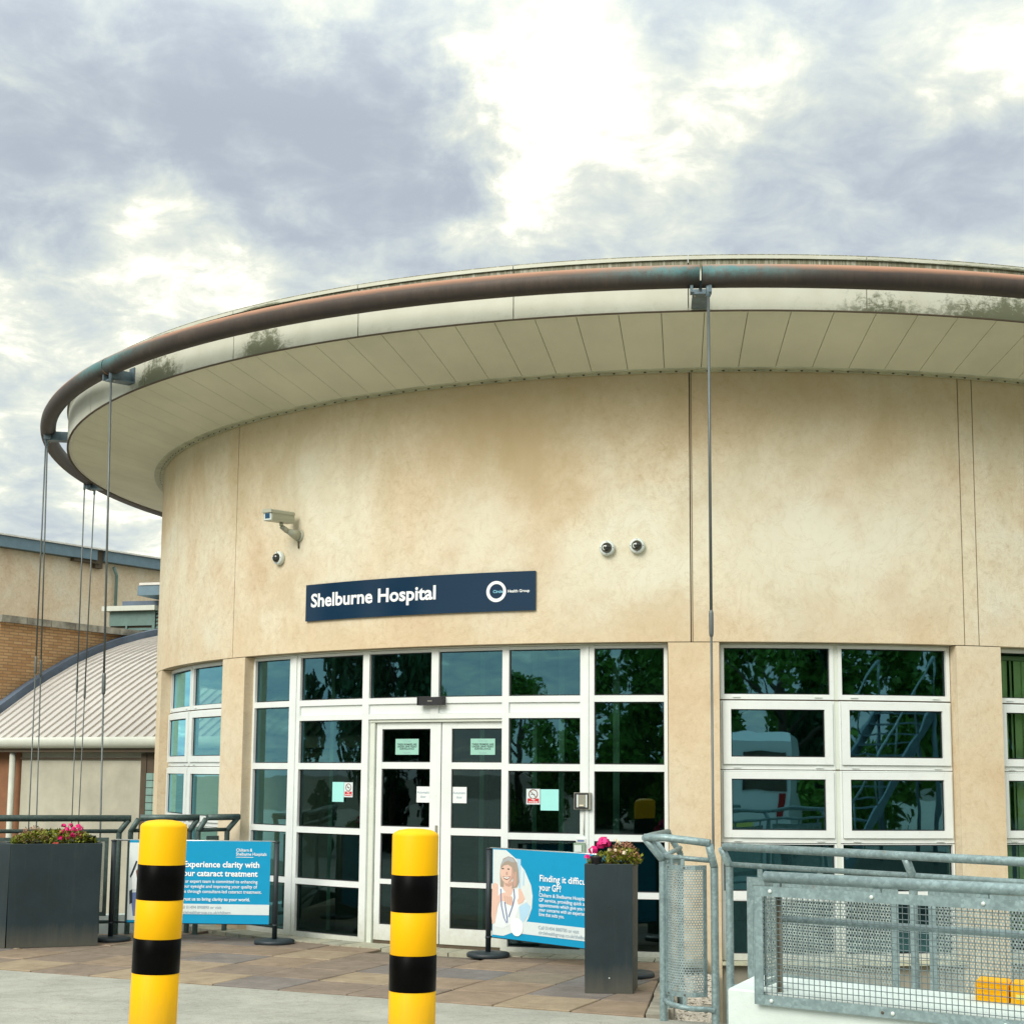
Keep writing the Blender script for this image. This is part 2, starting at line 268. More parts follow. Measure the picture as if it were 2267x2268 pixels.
def fascia_mat():
    m, nt = new_mat('fascia_sheet'); tcn = N(nt, 'ShaderNodeTexCoord'); uv = tcn.outputs['UV']; t = tcn.outputs['Object']
    sp = N(nt, 'ShaderNodeSeparateXYZ'); LK(nt, uv, sp.inputs[0])     # u degrees, v height 0..1
    c = ramp(nt, noise(nt, t, 3, 5), [(.3, (.56, .56, .45)), (.7, (.64, .64, .54))])
    streak = noise(nt, vscale(nt, uv, (1.1, .9, 1)), 1.0, 9, .8)
    fine = noise(nt, vscale(nt, uv, (1.7, 7.0, 1)), 1.0, 9, .8, .8)
    for cen, wid, am in ((-28.6, 2.0, 1.2), (-40.6, 3.0, 1.3), (12.6, 2.8, .75), (21.5, 5.5, 1.15), (35, 9, .8), (-67, 4, .8), (-12, 30, .12)):
        g = MATH(nt, 'EXPONENT', MATH(nt, 'MULTIPLY', MATH(nt, 'POWER', MATH(nt, 'ABSOLUTE', MATH(nt, 'DIVIDE', MATH(nt, 'SUBTRACT', sp.outputs[0], cen), wid)), 2.0), -1.0))
        g = MATH(nt, 'MULTIPLY', g, am)
        m1 = MATH(nt, 'MULTIPLY_ADD', sp.outputs[1], -1.15, MATH(nt, 'MULTIPLY', g, .62))
        m2 = MATH(nt, 'MULTIPLY_ADD', MATH(nt, 'SUBTRACT', fine, .5), 2.4, m1)
        m3 = MATH(nt, 'MULTIPLY_ADD', MATH(nt, 'SUBTRACT', streak, .5), 1.2, m2)
        f = MATH(nt, 'MULTIPLY', MATH(nt, 'MULTIPLY', m3, 2.6, clamp=True), MATH(nt, 'MULTIPLY', g, 1.4, clamp=True))
        f = MATH(nt, 'MULTIPLY', f, .9)
        c = mixc(nt, f, c, (.10, .11, .05))
    top = N(nt, 'ShaderNodeMapRange'); LK(nt, sp.outputs[1], top.inputs[0]); top.inputs['From Min'].default_value = .76; top.inputs['From Max'].default_value = .84
    st2 = noise(nt, vscale(nt, uv, (5.0, .6, 1)), 1.0, 6, .8)
    c = mixc(nt, MATH(nt, 'MULTIPLY', top.outputs[0], ramp(nt, st2, [(.34, (.10, .10, .10)), (.52, (.95, .95, .95))])), c, (.15, .14, .07))
    pbsdf(nt, c, .5); return m

def leafmat(name, a, b):
    m, nt = new_mat(name); oi = N(nt, 'ShaderNodeTexCoord').outputs['Object']
    c = ramp(nt, noise(nt, oi, 2.2, 4, .7), [(.3, a), (.7, b)])
    p = pbsdf(nt, c, .6, 0, None, .25); return m

def slabmat(name, stops):
    m, nt = new_mat(name); tcn = N(nt, 'ShaderNodeTexCoord'); t = tcn.outputs['Object']
    oi = N(nt, 'ShaderNodeObjectInfo')
    va = N(nt, 'ShaderNodeVectorMath', operation='ADD'); LK(nt, t, va.inputs[0]); LK(nt, oi.outputs['Location'], va.inputs[1])
    t = va.outputs[0]
    base = ramp(nt, oi.outputs['Random'], stops, 'CONSTANT')
    n = noise(nt, t, 5, 8, .7, .4); n2_ = noise(nt, t, 140, 2, .6)
    c = mixc(nt, .8, base, ramp(nt, n, [(.3, (.66, .64, .62)), (.5, (.95, .95, .94)), (.68, (1.2, 1.2, 1.18))]), 'MULTIPLY')
    c = mixc(nt, .4, c, ramp(nt, n2_, [(.35, (.75, .75, .75)), (.65, (1.15, 1.15, 1.15))]), 'MULTIPLY')
    pbsdf(nt, c, .88, 0, bump(nt, n2_, .3, .004), .2); return m

def asphalt_mat():
    m, nt = new_mat('pale_worn_surface'); t = N(nt, 'ShaderNodeTexCoord').outputs['Object']
    n1 = noise(nt, vscale(nt, t, (.8, 1.3, 1)), 1.1, 8, .68, .5); n2_ = noise(nt, t, 150, 3, .75); n3 = noise(nt, t, 8, 8, .75, .3)
    c = ramp(nt, n1, [(.3, (.31, .31, .27)), (.5, (.39, .385, .34)), (.7, (.47, .46, .41))])
    c = mixc(nt, .5, c, ramp(nt, n3, [(.32, (.68, .68, .66)), (.48, (.97, .97, .96)), (.7, (1.1, 1.1, 1.1))]), 'MULTIPLY')
    c = mixc(nt, .6, c, ramp(nt, n2_, [(.38, (.62, .62, .60)), (.62, (1.2, 1.2, 1.2))]), 'MULTIPLY')
    cr_ = noise(nt, t, 1.3, 9, .7, .6)
    ck = ramp(nt, MATH(nt, 'ABSOLUTE', MATH(nt, 'SUBTRACT', cr_, .5)), [(0, (.55, .55, .55)), (.004, (.3, .3, .3)), (.009, (0, 0, 0))])
    c = mixc(nt, ck, c, (.20, .19, .16))
    pbsdf(nt, c, .92, 0, bump(nt, n2_, .5, .005), .15); return m

def brick_mat():
    m, nt = new_mat('orange_stock_brick'); tcn = N(nt, 'ShaderNodeTexCoord'); uv = tcn.outputs['UV']
    b = N(nt, 'ShaderNodeTexBrick'); LK(nt, uv, b.inputs['Vector'])
    b.inputs['Color1'].default_value = (.42, .23, .10, 1); b.inputs['Color2'].default_value = (.56, .36, .18, 1); b.inputs['Mortar'].default_value = (.30, .20, .12, 1)
    b.inputs['Scale'].default_value = 1.0; b.inputs['Mortar Size'].default_value = .008; b.inputs['Brick Width'].default_value = .215; b.inputs['Row Height'].default_value = .056; b.inputs['Bias'].default_value = 0.1
    n = noise(nt, uv, 2.5, 6, .7)
    c = mixc(nt, .6, b.outputs['Color'], ramp(nt, n, [(.3, (.75, .72, .7)), (.7, (1.15, 1.12, 1.1))]), 'MULTIPLY')
    pbsdf(nt, c, .9, 0, bump(nt, MATH(nt, 'SUBTRACT', 1.0, b.outputs['Fac']), .6, .008), .2); return m

M = dict(
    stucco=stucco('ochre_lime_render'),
    stucco_far=stucco('pale_pink_render', (1.04, .97, .95), .0),
    soffit=simple('olive_soffit_board', (.70, .68, .52), .6, var=.10, scale=.9),
    soffit_trim=simple('soffit_bead', (.50, .50, .36), .6, var=.25, scale=5),
    fascia=fascia_mat(), copper=copper(),
    roof=simple('roof_membrane', (.25, .25, .23), .8),
    groove=simple('dark_joint', (.10, .075, .05), .9), joint=simple('brown_joint', (.20, .15, .09), .9),
    upvc=frame_mat('white_frame', (.80, .84, .82)),
    upvc_cream=simple('cream_frame', (.70, .74, .66), .35, var=.05, scale=3),
    rubber=simple('black_gasket', (.015, .015, .018), .6),
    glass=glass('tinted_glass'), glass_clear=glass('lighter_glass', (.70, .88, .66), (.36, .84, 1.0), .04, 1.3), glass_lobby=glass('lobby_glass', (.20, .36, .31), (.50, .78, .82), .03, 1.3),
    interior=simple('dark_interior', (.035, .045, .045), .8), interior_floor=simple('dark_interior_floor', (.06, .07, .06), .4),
    inner_white=simple('interior_white_post', (.45, .52, .48), .5),
    blind=simple('pale_green_blind', (.80, .90, .66), .8, var=.1, scale=2),
    upright_steel=simple('rusty_grey_steel', (.20, .19, .15), .6, .2, var=.4, scale=14),
    rod=simple('steel_rod', (.13, .15, .15), .45, .4),
    bracket=simple('blue_grey_bracket', (.12, .17, .20), .5, .2, var=.3, scale=10),
    galv=galv('galvanised_steel'), galv_dark=galv('dull_green_grey_steel', (.085, .125, .115), False),
    perf=perforated('perforated_sheet', (.33, .40, .39), .021, .0063),
    perf_fine=perforated('fine_perforated_sheet', (.33, .41, .42), .0205, .0063),
    perf_dark=perforated('dark_perforated_sheet', (.12, .17, .16), .014, .0045),
    wire=simple('galvanised_wire', (.15, .20, .21), .5, .3),
    white_wall=simple('white_painted_wall', (.62, .70, .67), .75, var=.08, scale=3.5, bmp=.35, bscale=22),
    yellow=scuffed('yellow_plastic', (.95, .50, .0), (.62, .33, .03)), yellow_clean=simple('yellow_clean_plastic', (.93, .46, .0), .5, var=.03, scale=2, spec=.2), black=simple('black_band', (.002, .002, .002), .35, var=.2, scale=30, spec=.06),
    planter=streaked('slate_planter', (.020, .034, .040)), soil=simple('soil', (.05, .04, .03), .95),
    post_dark=simple('dark_grey_post', (.018, .028, .034), .5),
    chrome=simple('chrome_rail', (.65, .66, .64), .25, .8), 
    asphalt=asphalt_mat(), 
    slab=slabmat('riven_paving', [(0, (.235, .185, .145)), (.3, (.285, .215, .155)), (.5, (.205, .18, .165)), (.62, (.33, .26, .18)), (.78, (.235, .195, .145)), (.9, (.19, .175, .165))]),
    paver=slabmat('grey_paver', [(0, (.40, .39, .30)), (.4, (.46, .44, .35)), (.7, (.36, .36, .29))]),
    grout=simple('sandy_joint', (.15, .13, .10), .95, bmp=.3),
    ground=simple('ground', (.14, .14, .11), .95, var=.3, scale=.3, bmp=.3, bscale=8),
    concrete=simple('pit_concrete', (.33, .31, .25), .9, var=.25, scale=2.0, bmp=.3),
    stone=simple('pale_gravel', (.62, .55, .46), .9, var=.25, scale=10),
    brick=brick_mat(), cap=simple('mossy_coping', (.28, .26, .21), .95, var=.5, scale=4, bmp=.5, bscale=9),
    slate=simple('lead_flashing', (.085, .115, .16), .6, var=.3, scale=2),
    roofing=simple('pale_standing_seam', (.50, .475, .44), .5, var=.08, scale=1), seam=simple('seam_rib', (.50, .46, .42), .5),
    gutter=simple('cream_gutter', (.58, .60, .52), .45, var=.06), creamwall=simple('cream_wall', (.46, .44, .35), .9, var=.16, scale=1.8, bmp=.2),
    orange=simple('brown_orange_wall', (.26, .12, .06), .9), teal=simple('teal_louvre', (.13, .21, .19), .5, .1), bluefascia=simple('blue_grey_eaves', (.14, .22, .27), .5),
    glassblock=simple('glass_block', (.22, .36, .32), .2), tile=simple('pale_roof_tile', (.70, .68, .62), .7),
    navy=simple('navy_sign_face', (.007, .030, .066), .16, var=.06, scale=1, spec=.35), 
    white_print=flat_print('white_print', (.92, .95, .95)), red_print=flat_print('red_print', (.62, .05, .06)), grey_print=flat_print('grey_print', (.30, .40, .47)),
    dark_print=flat_print('dark_print', (.04, .05, .06)), blue_print=flat_print('blue_vinyl', (.010, .31, .56)), strip_print=flat_print('pale_strip', (.68, .76, .77)),
    skin=flat_print('printed_skin', (.78, .54, .44)), hair=flat_print('printed_hair', (.40, .33, .27)), hair_grey=flat_print('printed_grey_hair', (.42, .45, .47)), skin_shade=flat_print('printed_skin_shade', (.58, .36, .29)), pic=flat_print('printed_backdrop', (.72, .78, .77)), pale_blue=flat_print('printed_pale_blue', (.45, .68, .85)),
    brown_print=flat_print('printed_brown', (.26, .13, .10)), jeans=flat_print('printed_denim', (.16, .22, .42)), gown=flat_print('printed_white_top', (.80, .86, .88)), yellow_txt=flat_print('yellow_print', (.8, .75, .2)), cyan_txt=flat_print('cyan_print', (.3, .7, .9)),
    camgrey=simple('camera_housing', (.42, .43, .34), .45, var=.05), camwhite=simple('camera_white', (.68, .74, .70), .4, var=.04), lens=simple('dark_dome', (.02, .022, .018), .06, spec=1.0), lensblue=simple('camera_window', (.03, .09, .17), .08),
    steel=simple('brushed_steel', (.36, .35, .29), .35, .5), greenbox=simple('grey_green_box', (.26, .36, .26), .45),
    paper=flat_print('cyan_paper', (.38, .80, .76), .6), paper_w=flat_print('white_paper', (.80, .84, .84), .6), paper_g=flat_print('green_notice', (.33, .60, .50), .6),
    leaf=leafmat('tree_leaf', (.05, .15, .015), (.16, .34, .04)), leaf_dark=leafmat('dark_conifer', (.010, .05, .02), (.04, .12, .045)), bark=simple('bark', (.07, .05, .035), .95, var=.3, bmp=.6, bscale=14),
    plant=leafmat('bedding_leaf', (.09, .12, .012), (.28, .30, .03)), plant_red=leafmat('red_foliage', (.22, .10, .05), (.42, .20, .12)), pink=simple('pink_petal', (.80, .015, .22), .6), cream=simple('cream_petal', (.85, .75, .55), .6), redfl=simple('red_petal', (.45, .04, .02), .6), paleflower=simple('dusty_pink_flower', (.50, .30, .22), .7),
    van=simple('white_van_paint', (.75, .79, .80), .25, var=.02), tyre=simple('tyre', (.02, .02, .02), .8), taillight=simple('tail_lamp', (.35, .01, .01), .2), stairblue=simple('blue_grey_stair', (.16, .24, .28), .5),
)

# ------------------------------------------------------------------ mesh building
class MB:
    def __init__(s): s.v = []; s.f = []; s.uv = []; s.sm = []
    def quadgrid(s, rows, closed_u=False, uvs=None, smooth=False, flip=False):
        b = len(s.v); nr, nc = len(rows), len(rows[0])
        for r in rows: s.v += [tuple(p) for p in r]
        for i in range(nr - 1):
            for j in range(nc if closed_u else nc - 1):
                k = (j + 1) % nc
                q = [b + i*nc + j, b + i*nc + k, b + (i+1)*nc + k, b + (i+1)*nc + j]
                uq = None
                if uvs: uq = [uvs[i][j], uvs[i][k if k else nc if closed_u and len(uvs[i]) > nc else k], uvs[i+1][k if k else nc if closed_u and len(uvs[i]) > nc else k], uvs[i+1][j]]
                if flip: q.reverse(); uq = uq[::-1] if uq else None
                s.f.append(q); s.uv.append(uq); s.sm.append(smooth)
        return b
    def face(s, pts, uvs=None, smooth=False):
        b = len(s.v); s.v += [tuple(p) for p in pts]; s.f.append(list(range(b, b + len(pts)))); s.uv.append(uvs); s.sm.append(smooth)
    def box(s, x0, y0, z0, x1, y1, z1, fn=None):
        P = [(x0,y0,z0),(x1,y0,z0),(x1,y1,z0),(x0,y1,z0),(x0,y0,z1),(x1,y0,z1),(x1,y1,z1),(x0,y1,z1)]
        if fn: P = [fn(*p) for p in P]
        s.hexa(P)
    def hexa(s, P):
        b = len(s.v); s.v += [tuple(p) for p in P]
        for q in ((0,3,2,1),(4,5,6,7),(0,1,5,4),(1,2,6,5),(2,3,7,6),(3,0,4,7)):
            s.f.append([b+i for i in q]); s.uv.append(None); s.sm.append(False)
    def prism(s, poly, a, b_, fn):      # polygon in 2D, swept from a to b_ along the third axis: fn(u, v, w)
        n = len(poly); b = len(s.v)
        s.v += [tuple(fn(u, v, a)) for u, v in poly] + [tuple(fn(u, v, b_)) for u, v in poly]
        s.f.append([b+i for i in range(n)][::-1]); s.f.append([b+n+i for i in range(n)])
        for i in range(n):
            j = (i+1) % n; s.f.append([b+i, b+j, b+n+j, b+n+i])
        s.uv += [None]*(n+2); s.sm += [False]*(n+2)
    def tube(s, pts, r, seg=10, cap=True, uvf=None):
        pts = [Vector(p) for p in pts]; n = len(pts); rows = []; uvs = []
        u = None
        for i, p in enumerate(pts):
            t = (pts[min(i+1, n-1)] - pts[max(i-1, 0)]).normalized()
            if u is None:
                ref = Vector((0, 0, 1)) if abs(t.z) < .9 else Vector((0, 1, 0)); u = (ref - t*ref.dot(t)).normalized()
            else: u = (u - t*u.dot(t)).normalized()
            w = t.cross(u); rr = r[i] if isinstance(r, (list, tuple)) else r
            rows.append([p + u*(rr*cos(2*pi*k/seg)) + w*(rr*sin(2*pi*k/seg)) for k in range(seg)])
            if uvf: uvs.append([(uvf[i], k/seg) for k in range(seg+1)])
        b = len(s.v)
        s.quadgrid(rows, True, uvs or None, True, flip=True)
        if cap:
            s.f.append([b+k for k in range(seg)]); s.f.append([b+(n-1)*seg+k for k in range(seg)][::-1]); s.uv += [None]*2; s.sm += [False]*2
    def lathe(s, prof, c=(0,0,0), seg=24, axis=None):
        c = Vector(c); rows = []
        if axis is not None:
            a = Vector(axis).normalized(); ref = Vector((0,0,1)) if abs(a.z) < .9 else Vector((1,0,0)); u = (ref - a*ref.dot(a)).normalized(); w = a.cross(u)
        else: a, u, w = Vector((0,0,1)), Vector((1,0,0)), Vector((0,1,0))
        for r, z in prof: rows.append([c + a*z + u*(max(r,1e-5)*cos(2*pi*k/seg)) + w*(max(r,1e-5)*sin(2*pi*k/seg)) for k in range(seg)])
        s.quadgrid(rows, True, None, True)
    def arc(s, r0, r1, t0, t1, z0, z1, step=1.5, E=(0, 0), deg_uv=False):   # cylinder-sector box, angles in degrees
        n = max(1, int(math.ceil(abs(t1 - t0) / step)))
        T = [R_(t0 + (t1 - t0)*i/n) for i in range(n+1)]
        P = lambda r, t, z: (E[0] + r*cos(t), E[1] + r*sin(t), z)
        D = lambda t: math.degrees(t)
        def grid(pa, uva=None, flip=False, smooth=False): s.quadgrid(pa, False, uva, smooth, flip)
        uvo = [[(D(t), 0) for t in T], [(D(t), 1) for t in T]]
        grid([[P(r1,t,z0) for t in T], [P(r1,t,z1) for t in T]], uvo, smooth=True)
        grid([[P(r0,t,z0) for t in T], [P(r0,t,z1) for t in T]], None, True, True)
        grid([[P(r0,t,z1) for t in T], [P(r1,t,z1) for t in T]], None, True)
        grid([[P(r0,t,z0) for t in T], [P(r1,t,z0) for t in T]], None)
        if abs(t1 - t0) < 359.9:
            for t, fl in ((T[0], False), (T[-1], True)):
                q = [P(r0,t,z0), P(r1,t,z0), P(r1,t,z1), P(r0,t,z1)]
                s.face(q[::-1] if fl else q)
    def mesh(s, name, mat, off=(0,0,0)):
        me = bpy.data.meshes.new(name); o = Vector(off)
        me.from_pydata([tuple(Vector(v) - o) for v in s.v], [], s.f)
        if any(s.uv):
            l = me.uv_layers.new(name='UVMap'); k = 0
            for fi, f in enumerate(s.f):
                for j in range(len(f)):
                    if s.uv[fi]: l.data[k].uv = s.uv[fi][j]
                    k += 1
        me.polygons.foreach_set('use_smooth', s.sm)
        me.materials.append(mat); me.update(); return me
    def build(s, name, mat, parent=None, **tags):
        off = parent.get('_base', (0,0,0)) if parent else (0,0,0)
        return link(name, s.mesh(name, mat if not isinstance(mat, str) else M[mat], off), parent, **tags)
BASE = {}
def link(name, data, parent=None, **tags):
    o = bpy.data.objects.new(name, data); COL.objects.link(o)
    if parent: o.parent = parent
    for k, v in tags.items(): o[k] = v
    return o
class Root:      # an Empty with the world offset its parts are built relative to
    pass
def thing(name, label, cat, loc=(0,0,0), rz=0.0, group=None, local=False):
    o = bpy.data.objects.new(name, None); COL.objects.link(o); o.location = loc; o.rotation_euler = (0, 0, rz); o.empty_display_size = .2
    o['label'] = label; o['category'] = cat
    if group: o['group'] = group
    BASE[o] = (0,0,0) if local else tuple(loc)
    return o
def part(mb, name, mat, parent, **tags):
    off = BASE.get(parent, (0,0,0)) if parent else (0,0,0)
    o = link(name, mb.mesh(name, M[mat] if isinstance(mat, str) else mat, off), parent, **tags)
    BASE[o] = off
    return o
def solo(mb, name, mat, label, cat, loc=None, group=None, kind=None):
    loc = loc or tuple(mb.v[0])
    o = link(name, mb.mesh(name, M[mat], loc)); o.location = loc
    if kind: o['kind'] = kind
    if label: o['label'] = label; o['category'] = cat
    if group: o['group'] = group
    BASE[o] = loc
    return o
def structure(mb, name, mat): 
    o = link(name, mb.mesh(name, M[mat])); o['kind'] = 'structure'; return o
def inst(src, parent, rz=0.0, loc=None, name=None):
    o = src.copy(); COL.objects.link(o); o.parent = parent
    if rz: o.rotation_euler = (0, 0, rz)
    if loc is not None: o.location = loc
    BASE[o] = BASE.get(src, (0,0,0)); return o

def text_mesh(body, size, align='LEFT', bold=0.0, space=1.0, shear=0, line=1.0):
    cu = bpy.data.curves.new('t', 'FONT'); cu.body = body; cu.size = size; cu.align_x = align; cu.offset = bold*size
    cu.space_character = space; cu.space_line = line; cu.resolution_u = 3
    ob = bpy.data.objects.new('t', cu); COL.objects.link(ob)
    dg = bpy.context.evaluated_depsgraph_get(); me = bpy.data.meshes.new_from_object(ob.evaluated_get(dg))
    v = [tuple(x.co) for x in me.vertices]; f = [list(p.vertices) for p in me.polygons]
    bpy.data.objects.remove(ob); bpy.data.curves.remove(cu); bpy.data.meshes.remove(me)
    return v, f
def add_text(mb, body, size, fn, u, v, align='LEFT', bold=0.0, space=1.0, sx=1.0, line=1.0, fit=None):
    tv, tf = text_mesh(body, size, align, bold, space, 0, line); b = len(mb.v)
    if fit: sx = fit/(max(x for x, y, z in tv)-min(x for x, y, z in tv))
    mb.v += [tuple(fn(u + x*sx, v + y)) for x, y, z in tv]
    for f in tf: mb.f.append([b+i for i in f]); mb.uv.append(None); mb.sm.append(False)

# ------------------------------------------------------------------ numbers of the round building
CX, CY, RW, A0 = 2.57461, 22.11161, 7.480, -1.6867115
EL = (-0.18618, -0.12874)                      # the roof disc sits a little off the centre of the drum
ZG, ZH, ZT = -0.09, 2.890, 5.618               # floor, window head, wall top
RFR = RW - .12                                 # face of the window frames
CEN = (CX, CY, 0.0)
hosp = thing('round_hospital_building', 'round ochre rendered hospital entrance building under a wide circular roof with a copper ring', 'building', CEN, A0, local=True)

# upper wall, one rendered panel between each pair of joints
PS = 21.6; P0 = .25
joints = [-110, -64.75, -43.15, 0.08, 20.71, 21.91, 43.4, 65.0, 118.0, 184, 250]
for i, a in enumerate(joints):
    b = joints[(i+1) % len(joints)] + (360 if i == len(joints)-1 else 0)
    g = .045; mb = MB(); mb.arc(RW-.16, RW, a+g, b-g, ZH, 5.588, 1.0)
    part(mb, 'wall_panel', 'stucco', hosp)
mb = MB(); mb.arc(RW-.24, RW-.165, 0, 360, ZH, ZT-.02, 3); part(mb, 'joint_backing', 'joint', hosp)
for a_, b_ in ((.095, .115), (.175, .235)):
    mb = MB(); mb.arc(RW-.02, RW+.003, a_, b_, ZH, ZT-.08, 1); part(mb, 'joint_strip', 'joint', hosp)
for tj in (-43.15, 20.71, 21.91):
    mb = MB(); mb.arc(RW-.03, RW-.006, tj-.05, tj+.05, ZH, ZT-.08, 1); part(mb, 'joint_strip', 'joint', hosp)
# pillars between the window bays
for k in range(-5, 4):
    if k == -1: continue
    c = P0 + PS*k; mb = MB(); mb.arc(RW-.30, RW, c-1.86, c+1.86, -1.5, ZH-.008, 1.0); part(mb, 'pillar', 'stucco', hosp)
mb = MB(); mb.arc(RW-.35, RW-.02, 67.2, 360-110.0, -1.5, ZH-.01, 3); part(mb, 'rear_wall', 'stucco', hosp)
# plinth below the glazing
for a, b in ((-106, -86.3), (-84.2, -64.7+.0), (-62.6, -45.0), (-41.1, -1.65), (2.12, 19.98), (23.75, 41.5), (45.3, 63.1)):
    mb = MB(); mb.arc(RW-.30, RW-.05, a, b, -1.5, -.135, 1.5); part(mb, 'plinth', 'concrete', hosp)
    mb = MB(); mb.arc(RW-.28, RW+.035, a, b, -.130, -.105, 1.5); part(mb, 'sill', 'soffit_trim', hosp)
# soffit of radial boards
NP = 137; dth = 360.0/NP; ph = 1.884
def inner_z(t): return 5.600 - .050*max(0.0, cos(R_(t)))
def soffit_pt(t, inner, dz=0.0):
    a = R_(t)
    if inner:
        a2 = a + (.186*sin(a) - .129*cos(a))/7.604
        return (7.604*cos(a2), 7.604*sin(a2), inner_z(t)+dz)
    return (EL[0] + 8.672*cos(a), EL[1] + 8.672*sin(a), 5.859+dz)
for k in range(NP):
    a, b = ph + k*dth + .022, ph + (k+1)*dth - .022
    m_ = (a+b)/2
    lo = [soffit_pt(a, 1), soffit_pt(m_, 1), soffit_pt(b, 1), soffit_pt(b, 0), soffit_pt(m_, 0), soffit_pt(a, 0)]
    mb = MB(); n = 6; mb.v = lo + [(x, y, z+.02) for x, y, z in lo]
    mb.f = [list(range(6))[::-1] if False else [5,4,3,2,1,0][::-1], [6,7,8,9,10,11][::-1]] + [[i, (i+1)%6, 6+(i+1)%6, 6+i][::-1] for i in range(6)]
    mb.uv = [None]*8; mb.sm = [False]*8
    part(mb, 'soffit_board', 'soffit', hosp)
mb = MB()
for k in range(120):
    pass
rows = [[soffit_pt(t, 1, .025) for t in range(0, 360, 3)], [soffit_pt(t, 0, .025) for t in range(0, 360, 3)]]
mb.quadgrid(rows, True); part(mb, 'soffit_backing', 'joint', hosp)
# bead that closes the gap between the soffit and the wall, with its fixing notches
mb = MB(); rows = []
for r, dz in ((RW+.001, .012), (RW+.001, -.016), (RW+.045, -.020), (RW+.045, -.006), (RW+.123, -.010), (RW+.124, .004)):
    rows.append([(r*cos(R_(t)), r*sin(R_(t)), inner_z(t)+dz) for t in range(0, 360, 2)])
mb.quadgrid(rows, True, flip=True); part(mb, 'soffit_bead', 'soffit_trim', hosp)
mb = MB()
for k in range(150):
    t = -110 + k*1.16; z = inner_z(t); mb.arc(RW+.046, RW+.050, t, t+.16, z-.022, z-.008, 2)
part(mb, 'bead_notches', 'groove', hosp, kind='stuff')
# fascia sheets and capping
FJ = [0.9 + 10.8*k for k in range(-17, 17)]
for i in range(len(FJ)-1):
    a, b = FJ[i]+.03, FJ[i+1]-.03
    if i == len(FJ)-2: b = FJ[0]+360-.03
    if i >= 33: break
    mb = MB(); mb.arc(8.60, 8.690, a, b, 5.850, 6.325, 1.2, EL, True); mb.arc(8.56, 8.712, a, b, 6.327, 6.368, 1.2, EL)
    # dark drip line
    part(mb, 'fascia_sheet', 'fascia', hosp)
mb = MB(); mb.arc(8.672, 8.696, 0, 360, 5.838, 5.849, 2, EL); part(mb, 'drip_edge', 'groove', hosp)
mb = MB(); rows = []
for r, z in ((8.58, 6.34), (7.5, 6.42), (4, 6.62), (.01, 6.75)):
    rows.append([(EL[0]+r*cos(R_(t)), EL[1]+r*sin(R_(t)), z) for t in range(0, 360, 4)])
mb.quadgrid(rows, True); part(mb, 'roof', 'roof', hosp)
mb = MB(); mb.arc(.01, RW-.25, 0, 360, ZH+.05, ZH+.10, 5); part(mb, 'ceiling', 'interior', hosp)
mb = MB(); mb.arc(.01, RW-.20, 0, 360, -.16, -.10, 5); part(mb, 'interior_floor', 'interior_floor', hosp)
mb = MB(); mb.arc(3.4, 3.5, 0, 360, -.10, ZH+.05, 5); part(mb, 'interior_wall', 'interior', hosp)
for t, r in ((-37, 6.6), (-30, 5.6), (-22.5, 5.9), (-17.6, 5.6), (-12.5, 6.2), (-6.5, 6.6), (-34, 5.2), (-25, 5.0)):
    mb = MB(); mb.arc(r-.05, r+.03, t-.28, t+.28, -.10, ZH+.05, 1); part(mb, 'inner_post', 'inner_white', hosp)

# copper ring, its joints, brackets and tie rods
RT = [(-137.36, 10.507, 6.098), (-131.7, 10.37, 6.124), (-125.97, 10.228, 6.149), (-120.16, 10.082, 6.173), (-114.26, 9.934, 6.195), (-108.28, 9.784, 6.215), (-102.21, 9.635, 6.234), (-96.04, 9.487, 6.251), (-89.77, 9.344, 6.265), (-83.31, 9.203, 6.274), (-76.5, 9.065, 6.272), (-69.32, 8.946, 6.257), (-61.25, 8.874, 6.209), (-53.17, 8.875, 6.153), (-45.18, 8.953, 6.087), (-38.48, 9.002, 6.066), (-32.14, 9.038, 6.056), (-26.0, 9.052, 6.055), (-19.83, 9.067, 6.051), (-13.64, 9.084, 6.045), (-7.42, 9.103, 6.037), (-1.18, 9.126, 6.026), (5.1, 9.129, 6.022), (11.47, 9.133, 6.018), (18.04, 9.113, 6.025), (24.8, 9.101, 6.034), (31.76, 9.109, 6.044), (38.7, 9.163, 6.045), (45.54, 9.256, 6.04), (51.88, 9.395, 6.013), (58.11, 9.54, 5.986), (64.24, 9.688, 5.961), (70.29, 9.838, 5.936), (120, 10.4, 5.93), (170, 10.7, 5.98), (222.64, 10.507, 6.098)]
def ringp(t):
    while t > 222.6: t -= 360
    while t < -137.3: t += 360
    for i in range(len(RT)-1):
        if RT[i][0] <= t <= RT[i+1][0]:
            # Catmull-Rom through the surveyed points
            def g(j): j = max(0, min(len(RT)-1, j)); return RT[j]
            p0, p1, p2, p3 = g(i-1), g(i), g(i+1), g(i+2)
            x = (t - p1[0])/(p2[0]-p1[0]); out = []
            for c in (1, 2):
                m1 = (p2[c]-p0[c])/max(1e-6, (p2[0]-p0[0]))*(p2[0]-p1[0]); m2 = (p3[c]-p1[c])/max(1e-6, (p3[0]-p1[0]))*(p2[0]-p1[0])
                out.append((2*x**3-3*x**2+1)*p1[c] + (x**3-2*x**2+x)*m1 + (-2*x**3+3*x**2)*p2[c] + (x**3-x**2)*m2)
            return out[0], out[1]
def ring_xyz(t, dr=0.0, dz=0.0):
    r, z = ringp(t); a = R_(t); return Vector((EL[0]+(r+dr)*cos(a), EL[1]+(r+dr)*sin(a), z+dz))
RR = .104
seams = [-118, -95.6, -73, -44.2, 1.55, 46, 92, 138, 190]
